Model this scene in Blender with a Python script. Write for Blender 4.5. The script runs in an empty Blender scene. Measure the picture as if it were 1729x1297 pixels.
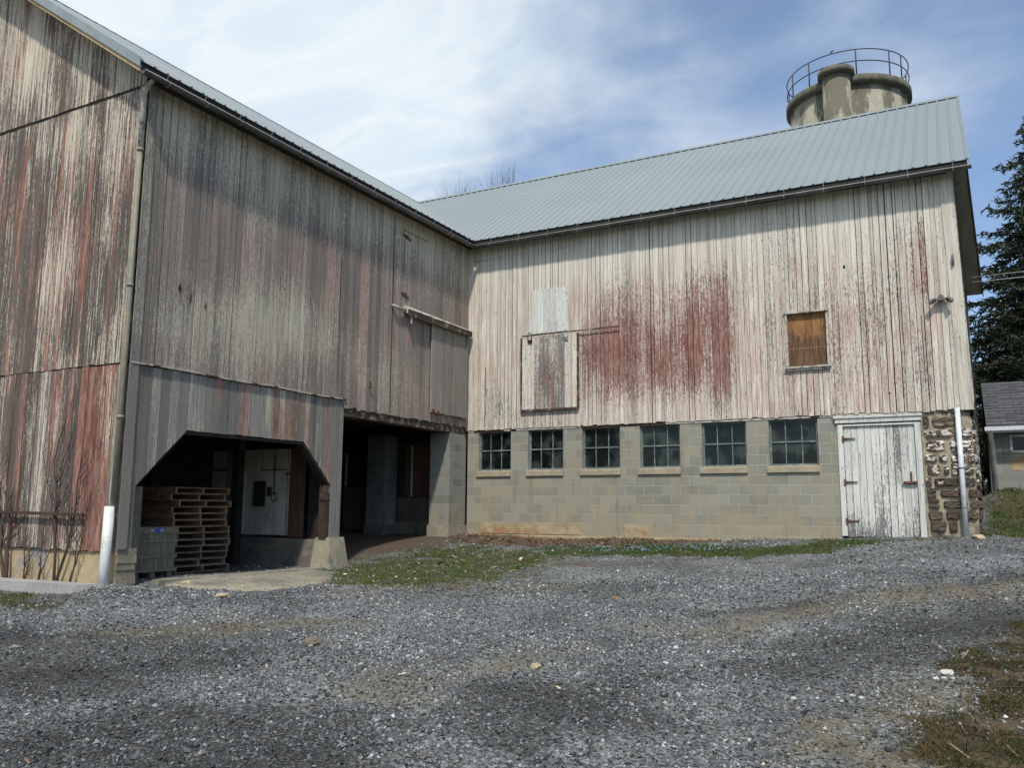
import bpy, math, random
import numpy as np
from mathutils import Vector, Matrix, noise as mnoise
random.seed(7); rng = np.random.default_rng(11)
S = bpy.context.scene
C = S.collection
PI = math.pi

# ------------------------------------------------------------------ camera
yaw, pitch, roll = (math.radians(a) for a in (28.2889, 8.4004, 0.3686))
CAM = Vector((10.7201, -17.6, 1.6))
F_ = Vector((-math.sin(yaw)*math.cos(pitch), math.cos(yaw)*math.cos(pitch), math.sin(pitch)))
R0 = Vector((math.cos(yaw), math.sin(yaw), 0)); U0 = R0.cross(F_)
R_ = R0*math.cos(roll)+U0*math.sin(roll); U_ = -R0*math.sin(roll)+U0*math.cos(roll)
cd = bpy.data.cameras.new('camera'); cam = bpy.data.objects.new('camera', cd); C.objects.link(cam)
cam.matrix_world = Matrix(((R_.x,U_.x,-F_.x,CAM.x),(R_.y,U_.y,-F_.y,CAM.y),(R_.z,U_.z,-F_.z,CAM.z),(0,0,0,1)))
cd.sensor_width = 36; cd.lens = 1430.385/1729*36; cd.clip_end = 2000; cd.clip_start = .1
S.camera = cam

# ------------------------------------------------------------------ node helpers
class NT:
    def __init__(s, name):
        s.m = bpy.data.materials.new(name); s.m.use_nodes = True; s.t = s.m.node_tree
        s.t.nodes.clear(); s.out = s.t.nodes.new('ShaderNodeOutputMaterial')
    def n(s, typ, ins=None, **props):
        nd = s.t.nodes.new(typ)
        for k, v in props.items(): setattr(nd, k, v)
        for k, v in (ins or {}).items(): s.set(nd.inputs[k], v)
        return nd
    def set(s, sock, v):
        if isinstance(v, bpy.types.NodeSocket): s.t.links.new(v, sock)
        else:
            if isinstance(v, tuple) and len(v) == 3 and sock.type == 'RGBA': v = v+(1,)
            sock.default_value = v
    def math(s, op, a, b=0.0, c=None, clamp=False):
        nd = s.n('ShaderNodeMath', {0: a, 1: b}, operation=op, use_clamp=clamp)
        if c is not None: s.set(nd.inputs[2], c)
        return nd.outputs[0]
    def mix(s, f, a, b, mode='MIX'):
        nd = s.n('ShaderNodeMix', None, data_type='RGBA', blend_type=mode)
        s.set(nd.inputs[0], f); s.set(nd.inputs[6], a); s.set(nd.inputs[7], b)
        return nd.outputs[2]
    def step(s, v, a, b, lo=0.0, hi=1.0, smooth=True):
        nd = s.n('ShaderNodeMapRange', {0: v, 1: a, 2: b, 3: lo, 4: hi}, interpolation_type='SMOOTHSTEP' if smooth else 'LINEAR')
        return nd.outputs[0]
    def noise(s, vec, scale, detail=4, rough=.55, dist=0.0):
        return s.n('ShaderNodeTexNoise', {'Vector': vec, 'Scale': scale, 'Detail': detail, 'Roughness': rough, 'Distortion': dist}).outputs[0]
    def obj(s): return s.n('ShaderNodeTexCoord').outputs['Object']
    def geo(s): return s.n('ShaderNodeNewGeometry').outputs['Position']
    def scl(s, vec, v): return s.n('ShaderNodeVectorMath', {0: vec, 1: v}, operation='MULTIPLY').outputs[0]
    def sep(s, vec): return s.n('ShaderNodeSeparateXYZ', {0: vec}).outputs
    def comb(s, x, y, z): return s.n('ShaderNodeCombineXYZ', {0: x, 1: y, 2: z}).outputs[0]
    def attr(s, name): return s.n('ShaderNodeAttribute', None, attribute_name=name).outputs
    def bump(s, h, strength=.3, dist=.01, nrm=None):
        nd = s.n('ShaderNodeBump', {'Height': h, 'Strength': strength, 'Distance': dist})
        if nrm is not None: s.set(nd.inputs['Normal'], nrm)
        return nd.outputs[0]
    def bsdf(s, col, rough=.8, metal=0.0, normal=None, spec=None):
        b = s.n('ShaderNodeBsdfPrincipled', {'Base Color': col, 'Roughness': rough, 'Metallic': metal})
        if normal is not None: s.set(b.inputs['Normal'], normal)
        if spec is not None: s.set(b.inputs['Specular IOR Level'], spec)
        s.t.links.new(b.outputs[0], s.out.inputs[0]); return s.m

def plain(name, c1, c2, scale=6, stretch=(1,1,1), rough=.8, metal=0.0, bump=.2, detail=6, lo=.38, hi=.62, c3=None, s3=1.2, spec=None):
    t = NT(name); p = t.scl(t.geo(), stretch)
    n1 = t.noise(p, scale, detail, .6)
    col = t.mix(t.step(n1, lo, hi), c1, c2)
    if c3 is not None:
        n2 = t.noise(t.geo(), s3, 5, .6, .3)
        col = t.mix(t.step(n2, .52, .62), col, c3)
    n3 = t.noise(p, scale*6, 3)
    col = t.mix(t.step(n3, .3, .7, 0, .35), col, t.mix(1.0, col, (.45,.45,.45), 'MULTIPLY'))
    return t.bsdf(col, rough, metal, t.bump(n1 if bump else n3, bump, .01), spec)

# ------------------------------------------------------------------ siding
def make_siding(name, white=(.68,.635,.545), white2=(.53,.485,.405), pink=(.50,.36,.295), red1=(.18,.075,.060), red2=(.31,.17,.14), wd=(.065,.048,.038), wg=(.25,.235,.21), wt=(.30,.44,.42,.10), fs=1.0):
    t = NT(name)
    wc = t.sep(t.attr('wc')['Vector']); s_, z_, r_ = wc[0], wc[1], wc[2]
    cv = t.attr('cov'); cs = t.n('ShaderNodeSeparateColor', {0: cv['Color']}).outputs
    W, Rd, Pk, Gy = cs[0], cs[1], cs[2], cv['Alpha']
    ro = t.math('MULTIPLY', r_, 61.0)
    def st(a, b, off, detail=5, rough=.6):
        v = t.comb(t.math('MULTIPLY_ADD', s_, a, ro), t.math('ADD', ro, off), t.math('MULTIPLY', z_, b))
        return t.noise(v, 1.0, detail, rough)
    def stc(a, b, off, detail=4):   # ignores the board
        return t.noise(t.comb(t.math('MULTIPLY', s_, a), off, t.math('MULTIPLY', z_, b)), 1.0, detail, .55)
    long1 = st(26, .9, 3.1, 5, .65); fl1 = st(58*fs, 11*fs, 9.7, 4, .65); fine = st(120*fs, 34*fs, 4.4, 3, .7)
    long2 = st(22, .7, 23.1, 5, .65); fl2 = st(36, 7, 31.7, 4, .6)
    big = stc(1.1, .8, 5.5)
    nw = t.math('ADD', t.math('MULTIPLY', long1, wt[0]), t.math('ADD', t.math('MULTIPLY', fl1, wt[1]), t.math('ADD', t.math('MULTIPLY', fine, wt[2]), t.math('MULTIPLY', big, wt[3]))))
    thw = t.math('MULTIPLY_ADD', W, -.42, sum(wt)/2+.21)
    mw = t.step(t.math('SUBTRACT', nw, thw), -.035, .035)
    nr = t.math('ADD', t.math('MULTIPLY', long2, .5), t.math('ADD', t.math('MULTIPLY', fl2, .4), t.math('MULTIPLY', fine, .12)))
    thr = t.math('MULTIPLY_ADD', Rd, -.40, .71)
    mr = t.step(t.math('SUBTRACT', nr, thr), -.04, .05)
    grain = st(130, 2.2, 2.0, 6, .7)
    wood = t.mix(t.step(grain, .3, .7), t.mix(Gy, wd, (.15,.145,.14)), t.mix(Gy, (.12,.10,.09), wg))
    redc = t.mix(t.step(st(14, 3, 40), .35, .65), red1, red2)
    whc = t.mix(t.step(st(30, 1.5, 50), .40, .66), white, white2)
    whc = t.mix(t.math('MULTIPLY', Pk, t.step(st(18, 1.6, 60, 5), .36, .62), clamp=True), whc, pink)
    col = t.mix(mr, wood, redc); col = t.mix(mw, col, whc)
    # dark vertical runs of dirt, per-board tone
    runs = t.step(st(12, .35, 77, 4), .53, .68, 0, .42)
    col = t.mix(runs, col, t.mix(1.0, col, (.42,.39,.37), 'MULTIPLY'))
    tone = t.math('MULTIPLY_ADD', t.math('FRACT', t.math('MULTIPLY', r_, 7.13)), .24, .88)
    col = t.mix(1.0, col, t.comb(tone, tone, tone), 'MULTIPLY')
    nail = t.step(t.noise(t.comb(t.math('MULTIPLY', s_, 20), 3.3, t.math('MULTIPLY', z_, 16)), 1.0, 1), .74, .77, 0, .8)
    col = t.mix(nail, col, (.12,.05,.03))
    h = t.math('ADD', t.math('MULTIPLY', mw, .7), t.math('MULTIPLY', grain, .8))
    sp = t.step(t.math('ADD', t.math('MULTIPLY', fine, .7), t.math('MULTIPLY', fl2, .3)), .59, .65, 0, .5); col = t.mix(sp, col, t.mix(1.0, col, (.35,.31,.28), 'MULTIPLY'))
    return t.bsdf(col, .88, 0, t.bump(h, .6, .005), .2)

M = {}
M['siding'] = make_siding('weathered_siding')
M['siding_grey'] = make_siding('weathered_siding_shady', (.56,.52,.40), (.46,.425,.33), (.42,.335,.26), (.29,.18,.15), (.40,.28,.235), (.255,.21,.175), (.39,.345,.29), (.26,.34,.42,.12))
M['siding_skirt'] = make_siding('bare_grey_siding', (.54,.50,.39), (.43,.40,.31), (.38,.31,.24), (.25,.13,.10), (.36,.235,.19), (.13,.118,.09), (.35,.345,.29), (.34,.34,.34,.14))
M['siding_gable'] = make_siding('streaked_siding', (.63,.58,.47), (.46,.41,.33), (.42,.30,.235), (.19,.075,.058), (.33,.175,.135), (.062,.040,.029), (.22,.17,.14), (.60,.28,.26,.10))
M['door_white'] = make_siding('peeling_white_boards', (.66,.65,.60), (.52,.51,.47), (.55,.52,.48), (.30,.29,.27), (.36,.35,.33), (.08,.075,.07), (.24,.24,.235))

def make_cmu(name, horiz, tan=.5, c1=(.325,.315,.262), c2=(.215,.215,.182), dark=1.0, z0=2.32, x0=0.0):
    t = NT(name); p = t.sep(t.geo()); u = p[0] if horiz == 'x' else p[1]
    v = t.comb(t.math('ADD', u, 40.0+x0), t.math('SUBTRACT', p[2], z0-8*.2032), 0.0)
    br = t.n('ShaderNodeTexBrick', {'Vector': v, 'Color1': c1+(1,), 'Color2': c2+(1,), 'Mortar': (c1[0]*1.24, c1[1]*1.24, c1[2]*1.24, 1),
        'Scale': 1.0, 'Mortar Size': .008, 'Mortar Smooth': .25, 'Bias': .0, 'Brick Width': .4064, 'Row Height': .2032}, offset=.5, squash=1.0)
    n1 = t.noise(t.geo(), 1.3, 5, .6, .4); n2 = t.noise(t.geo(), 60, 4, .7); n4 = t.noise(t.scl(t.geo(), (3,3,.35)), 1.6, 5, .6)
    col = t.mix(t.step(n1, .40, .62, 0, tan), br.outputs[0], (.37,.315,.215))
    low = t.math('MULTIPLY', t.step(p[2], 2.2, 1.0), t.step(n4, .35, .6, 0, .6))
    col = t.mix(low, col, (.385,.305,.19))
    col = t.mix(t.step(n4, .56, .68, 0, .55), col, t.mix(1.0, col, (.55,.53,.50), 'MULTIPLY'))
    col = t.mix(t.step(n2, .3, .7, 0, .35), col, t.mix(1.0, col, (.6,.6,.6), 'MULTIPLY'))
    if dark != 1.0: col = t.mix(1.0, col, (dark, dark, dark), 'MULTIPLY')
    h = t.math('ADD', t.math('MULTIPLY', br.outputs[1], -1.0), t.math('MULTIPLY', n2, .35))
    return t.bsdf(col, .92, 0, t.bump(h, .6, .006), .2)
M['cmu'] = make_cmu('concrete_block', 'x')
M['cmu_side'] = make_cmu('concrete_block_side', 'y', .3, (.24,.245,.22), (.17,.175,.16))
M['cmu_shed'] = make_cmu('concrete_block_shed', 'x', .25, (.27,.275,.26), (.20,.205,.195), 1.0, 2.9)
M['cmu_pier'] = make_cmu('concrete_block_pier', 'x', .1, (.15,.165,.155), (.12,.13,.125))
M['concrete'] = plain('aged_concrete', (.33,.29,.21), (.25,.225,.165), 2.5, rough=.92, bump=.4, c3=(.19,.175,.14))
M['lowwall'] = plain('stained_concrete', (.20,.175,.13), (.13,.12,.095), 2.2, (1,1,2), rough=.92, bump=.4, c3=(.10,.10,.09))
M['stucco'] = plain('tan_stucco', (.50,.38,.22), (.42,.315,.19), 2.2, rough=.9, bump=.35, c3=(.30,.29,.27), s3=1.6)
M['rubble'] = plain('grey_rubble', (.30,.27,.19), (.20,.18,.13), 4, rough=.95, bump=1.0)
M['mortar'] = plain('old_mortar', (.40,.34,.24), (.28,.24,.17), 6, rough=.95, bump=.8, c3=(.20,.16,.11), s3=3)
def make_roofmetal():
    t = NT('grey_green_roof_metal'); n = t.noise(t.geo(), .35, 2, .4); n2 = t.noise(t.scl(t.geo(), (5,5,.5)), 1.5, 4, .6)
    col = t.mix(t.step(n, .35, .65), (.245,.275,.278), (.228,.257,.262)); col = t.mix(t.step(n2, .58, .72, 0, .25), col, (.20,.21,.20))
    return t.bsdf(col, .48, 0, None, .4)
M['metal_roof'] = make_roofmetal()
M['rake_trim'] = plain('rake_trim_metal', (.27,.31,.315), (.24,.28,.285), .7, rough=.5, bump=0)
M['gutter'] = plain('galvanised_gutter', (.15,.145,.135), (.10,.097,.09), 3, rough=.45, metal=.5, bump=.05)
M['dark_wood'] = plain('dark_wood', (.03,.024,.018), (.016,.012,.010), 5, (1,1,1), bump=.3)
M['beam'] = plain('rotten_beam', (.085,.055,.035), (.035,.022,.016), 3, (6,.8,6), bump=.8, c3=(.24,.21,.17), s3=5)
M['soffit'] = plain('soffit_boards', (.30,.255,.19), (.235,.20,.15), 2, (4,.5,1), bump=.2, c3=(.16,.13,.10), s3=.9)
M['tan_board'] = plain('tan_rake_board', (.52,.38,.20), (.42,.30,.16), 3, bump=.2)
M['trim_white'] = plain('chipped_white_trim', (.58,.55,.48), (.46,.43,.36), 5, (.5,1,3), bump=.3, c3=(.25,.20,.15), s3=7)
M['rust'] = plain('rust', (.19,.075,.038), (.09,.035,.02), 9, bump=.5)
M['rust_dark'] = plain('dark_rust_iron', (.07,.035,.025), (.035,.02,.016), 9, bump=.4)
M['sash'] = plain('grey_steel_sash', (.17,.20,.195), (.115,.14,.14), 8, rough=.6, bump=.1, c3=(.28,.29,.26), s3=9)
M['sill'] = plain('sill_stone', (.42,.35,.24), (.34,.285,.20), 4, bump=.3)
M['pvc'] = plain('white_pvc', (.74,.74,.70), (.66,.66,.61), 3, (1,1,.4), rough=.45, bump=0, c3=(.50,.48,.42), s3=4)
M['pvc_grey'] = plain('pale_grey_pipe', (.68,.70,.73), (.62,.64,.67), 3, rough=.4, bump=0)
M['olive_pipe'] = plain('stained_downpipe', (.27,.235,.15), (.20,.19,.145), 2.2, (1,1,.6), rough=.6, bump=.1, c3=(.34,.25,.13), s3=.9)
M['pallet'] = plain('pallet_wood', (.27,.165,.095), (.18,.105,.06), 4, (1,1,3), bump=.3)
M['pallet_old'] = plain('grey_pallet_wood', (.20,.165,.12), (.13,.105,.08), 4, (1,1,3), bump=.3)
M['bin'] = plain('grey_bin_wood', (.19,.175,.13), (.115,.105,.08), 4, (8,8,.8), bump=.4)
M['whitewash'] = plain('interior_whitewash', (.50,.49,.42), (.38,.37,.32), 2.2, (2,1,.5), bump=.2)
M['post_brown'] = plain('brown_post', (.12,.065,.04), (.06,.035,.025), 3, (5,5,.5), bump=.4)
M['redboard'] = plain('red_brown_boards', (.14,.055,.04), (.085,.035,.028), 3, (8,8,.6), bump=.4)
M['mauveboard'] = plain('worn_mauve_boards', (.16,.115,.10), (.10,.065,.055), 3, (9,9,.6), bump=.4)
M['bark'] = plain('bark', (.11,.085,.065), (.06,.045,.035), 8, (1,1,.4), bump=.8)
M['twig'] = plain('bare_twigs', (.20,.16,.14), (.14,.11,.095), 5, bump=.2)
M['vine'] = plain('vine_bark', (.085,.055,.042), (.045,.03,.024), 14, (1,1,.4), bump=.7)
M['iron'] = plain('dark_iron', (.05,.035,.035), (.03,.02,.022), 6, rough=.6, bump=.2)
M['black'] = plain('black_plastic', (.03,.03,.03), (.02,.02,.02), 6, rough=.5, bump=0)
M['lens'] = plain('lamp_lens', (.30,.31,.29), (.22,.23,.22), 6, rough=.25, bump=0)
M['blue'] = plain('blue_label', (.02,.08,.45), (.02,.07,.38), 6, rough=.5, bump=0)
M['paper'] = plain('label_white', (.65,.66,.68), (.58,.6,.62), 6, rough=.6, bump=0)
M['pale_line'] = plain('pale_cable', (.42,.42,.40), (.34,.34,.32), 6, rough=.6, bump=0)
M['concrete_beam'] = plain('precast_grey', (.38,.37,.36), (.31,.30,.29), 3, bump=.25)
M['patch'] = plain('patch_plaster', (.46,.37,.23), (.36,.27,.155), 2.2, (1,1,3), bump=.5, c3=(.38,.22,.10), s3=2.5)

def make_silo():
    t = NT('silo_concrete'); p = t.geo(); z = t.sep(p)[2]
    n = t.noise(t.scl(p, (1,1,.28)), 1.5, 6, .6); n2 = t.noise(p, 9, 5, .6)
    col = t.mix(t.step(n2, .35, .65), (.33,.305,.235), (.26,.24,.19))
    ring = t.math('PINGPONG', t.math('ADD', z, .25), .55)
    col = t.mix(t.step(ring, .018, .0, 0, .75), col, (.13,.11,.08))
    col = t.mix(t.math('MULTIPLY', t.step(n, .51, .60), .8), col, (.095,.088,.065))
    xx = t.sep(p)[0]; n6 = t.noise(t.scl(p, (3,3,.9)), 2.0, 5, .65)
    for cx, w in ((8.05,.30),(8.95,.22),(6.55,.16)):
        bd = t.step(t.math('ADD', t.math('ABSOLUTE', t.math('SUBTRACT', xx, cx)), t.math('MULTIPLY', t.math('SUBTRACT', n6, .5), .9)), w, w*.4, 0, .8)
        col = t.mix(bd, col, (.075,.07,.052))
    return t.bsdf(col, .9, 0, t.bump(n2, .3, .02), .2)
M['silo'] = make_silo()
M['silo_cap'] = plain('silo_cap_concrete', (.15,.135,.095), (.085,.08,.055), 3, bump=.5)

def make_stone():
    t = NT('brown_fieldstone'); p = t.geo(); a = t.attr('wc')['Vector']; r = t.sep(a)[2]; z = t.sep(p)[2]
    n = t.noise(p, 14, 6, .65); b = t.noise(p, 7, 5, .6)
    base = t.mix(r, (.085,.062,.048), (.15,.115,.088))
    col = t.mix(t.step(n, .35, .65), base, t.mix(1.0, base, (.6,.6,.6), 'MULTIPLY'))
    up = t.step(z, 1.9, 2.5)
    n5 = t.noise(t.scl(p, (1,1,1.6)), 9, 4, .6)
    m = t.math('MULTIPLY', t.step(t.math('ADD', n5, t.math('MULTIPLY', t.math('SUBTRACT', 1.0, up), -.14)), .50, .53), t.step(t.math('ABSOLUTE', t.math('SUBTRACT', z, 2.55)), .75, .45))
    col = t.mix(m, col, (.62,.56,.50))
    return t.bsdf(col, .9, 0, t.bump(n, .8, .015), .2)
M['stone'] = make_stone()

def make_ply():
    t = NT('weathered_plywood'); p = t.geo(); z = t.sep(p)[2]
    n = t.noise(t.scl(p, (16,1,2.2)), 1.0, 6, .65, 1.6); b = t.noise(t.scl(p, (3,1,1.4)), 1.4, 5, .6, .5); n3 = t.noise(t.scl(p, (26,1,1.8)), 1.0, 4)
    col = t.mix(t.step(n, .35, .65), (.36,.185,.07), (.20,.09,.035))
    low = t.math('ADD', t.step(z, 5.4, 4.6, 0, .42), t.math('MULTIPLY', b, 1.0))
    col = t.mix(t.step(low, .50, .74, 0, .9), col, t.mix(t.step(n3, .4, .6), (.05,.028,.018), (.15,.08,.045)))
    seam = t.step(t.math('ABSOLUTE', t.math('SUBTRACT', z, 4.86)), .012, .004, 0, .4)
    col = t.mix(seam, col, (.40,.24,.10))
    return t.bsdf(col, .75, 0, t.bump(n, .3, .004), .3)
M['ply'] = make_ply()

def make_glass():
    t = NT('dusty_window_glass'); p = t.geo()
    d1 = t.math('ADD', t.math('MULTIPLY', t.noise(t.scl(p, (1,1,.35)), 9, 6, .65), .6), t.math('MULTIPLY', t.step(t.noise(p, 2.3, 1), .3, .7), .42)); d2 = t.noise(p, 55, 3, .6)
    col = t.mix(t.step(d1, .42, .72, 0, .75), (.006,.009,.009), (.055,.068,.060))
    col = t.mix(t.step(d2, .70, .75, 0, .7), col, (.42,.44,.42))
    return t.bsdf(col, t.step(d1, .35, .7, .06, .22), 0, t.bump(t.noise(p, 3, 2), .12, .02), .28)
M['glass'] = make_glass()

def make_shingle():
    t = NT('slate_shingles'); p = t.sep(t.geo())
    v = t.comb(t.math('ADD', p[0], 30.0), t.math('MULTIPLY', p[2], 1.0), 0.0)
    br = t.n('ShaderNodeTexBrick', {'Vector': v, 'Color1': (.075,.075,.078,1), 'Color2': (.12,.12,.125,1), 'Mortar': (.02,.02,.02,1), 'Scale': 1.0,
        'Mortar Size': .006, 'Mortar Smooth': .1, 'Bias': 0.0, 'Brick Width': .33, 'Row Height': .082}, offset=.43)
    n = t.noise(t.geo(), 20, 5, .6)
    col = t.mix(t.step(n, .35, .65, 0, .5), br.outputs[0], t.mix(1.0, br.outputs[0], (.6,.6,.6), 'MULTIPLY'))
    return t.bsdf(col, .75, 0, t.bump(t.math('SUBTRACT', t.math('MULTIPLY', n, .3), br.outputs[1]), .7, .01), .3)
M['shingle'] = make_shingle()

def make_sideshingle():
    t = NT('grey_wall_shingles'); p = t.sep(t.geo())
    v = t.comb(t.math('ADD', p[1], 30.0), p[2], 0.0)
    br = t.n('ShaderNodeTexBrick', {'Vector': v, 'Color1': (.38,.39,.39,1), 'Color2': (.27,.28,.285,1), 'Mortar': (.03,.03,.03,1), 'Scale': 1.0,
        'Mortar Size': .012, 'Mortar Smooth': .2, 'Bias': 0.0, 'Brick Width': .6, 'Row Height': .24}, offset=.5)
    n = t.noise(t.geo(), 8, 5, .6)
    col = t.mix(t.step(n, .45, .65, 0, .6), br.outputs[0], (.10,.10,.10))
    return t.bsdf(col, .85, 0, t.bump(br.outputs[1], -.8, .012), .2)
M['sideshingle'] = make_sideshingle()

def make_vcol(name, rough=.85, spec=.25, trans=0.0, nscale=0, lo=.5):
    t = NT(name); c = t.attr('cov')['Color']
    if nscale:
        n = t.noise(t.geo(), nscale, 3, .6); c = t.mix(t.step(n, .35, .65), t.mix(1.0, c, (lo,lo,lo), 'MULTIPLY'), c)
    m = t.bsdf(c, rough, 0, None, spec)
    if trans:
        b = [x for x in t.t.nodes if x.type == 'BSDF_PRINCIPLED'][0]
        tr = t.n('ShaderNodeBsdfTranslucent', {'Color': c}); mx = t.n('ShaderNodeMixShader', {0: trans, 1: b.outputs[0], 2: tr.outputs[0]})
        t.t.links.new(mx.outputs[0], t.out.inputs[0])
    return m
M['stones'] = make_vcol('crushed_stone', .8, .35, 0, 60, .55)
M['grassblade'] = make_vcol('grass_blades', .7, .2, .3)
M['needle'] = make_vcol('spruce_needles', .6, .3, .15)
M['litter'] = make_vcol('leaf_litter', .85, .2)

def make_ground():
    t = NT('gravel_yard'); p = t.geo(); a = t.attr('gm'); c = t.n('ShaderNodeSeparateColor', {0: a['Color']}).outputs
    GR, DI, DK, TN = c[0], c[1], c[2], a['Alpha']
    flat = t.scl(p, (1,1,0))
    warp = t.math('ADD', t.math('MULTIPLY', t.noise(flat, 14, 4, .65), .5), t.math('MULTIPLY', t.noise(flat, 2.2, 4, .6), .5))
    def edge(m, k=.8): return t.step(t.math('ADD', m, t.math('MULTIPLY', t.math('SUBTRACT', warp, .5), k*2.2)), .38, .62)
    vo = t.n('ShaderNodeTexVoronoi', {'Vector': flat, 'Scale': 42.0, 'Randomness': 1.0}, voronoi_dimensions='2D')
    vo2 = t.n('ShaderNodeTexVoronoi', {'Vector': flat, 'Scale': 85.0, 'Randomness': 1.0}, voronoi_dimensions='2D')
    r1 = t.sep(vo.outputs['Color'])[0]; r2 = t.sep(vo2.outputs['Color'])
    big = t.noise(flat, .7, 5, .6); mid = t.noise(flat, 3.2, 5, .6)
    v = t.math('ADD', t.math('MULTIPLY', t.math('POWER', r1, 2.0), .22), t.math('MULTIPLY', t.math('POWER', r2[0], 2.0), .12))
    v = t.math('ADD', v, .052); v = t.math('MULTIPLY', v, t.step(big, .35, .65, .62, 1.2))
    st = t.comb(t.math('MULTIPLY', v, .98), t.math('MULTIPLY', v, 1.0), t.math('MULTIPLY', v, .985))
    dust = t.mix(t.step(mid, .3, .7), (.105,.098,.085), (.15,.138,.115))
    col = t.mix(t.step(mid, .52, .72, 0, .5), st, dust)
    col = t.mix(edge(DK, .5), col, t.mix(1.0, col, (.46,.45,.44), 'MULTIPLY'))
    tan = t.mix(t.step(mid, .35, .65), (.20,.165,.105), (.15,.12,.075))
    col = t.mix(t.math('MULTIPLY', edge(TN), .58), col, tan)
    dirt = t.mix(t.step(t.noise(flat, 25, 5, .7), .35, .65), (.13,.095,.065), (.075,.055,.040))
    col = t.mix(edge(DI), col, dirt)
    soil = t.mix(t.step(t.noise(flat, 30, 4, .7), .35, .65), (.052,.056,.02), (.085,.07,.035))
    soil2 = t.mix(t.step(t.noise(flat, 9, 6, .75), .35, .65), (.045,.033,.018), (.13,.092,.052))
    soil = t.mix(t.math('MULTIPLY', t.step(t.sep(p)[0], 9.9, 10.3), t.step(t.sep(p)[1], -6, -7)), soil, soil2)
    col = t.mix(edge(GR), col, soil)
    far = t.step(t.n('ShaderNodeVectorMath', {0: p, 1: (5,-8,0)}, operation='DISTANCE').outputs['Value'], 17, 26)
    col = t.mix(far, col, t.mix(t.step(big, .4, .6), (.06,.085,.03), (.10,.10,.05)))
    h = t.math('ADD', t.math('MULTIPLY', vo.outputs['Distance'], -1.0), t.math('MULTIPLY', r1, .6))
    h = t.math('ADD', h, t.math('MULTIPLY', vo2.outputs['Distance'], -.5))
    return t.bsdf(col, .9, 0, t.bump(h, .85, .012), .25)
M['ground'] = make_ground()

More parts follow.
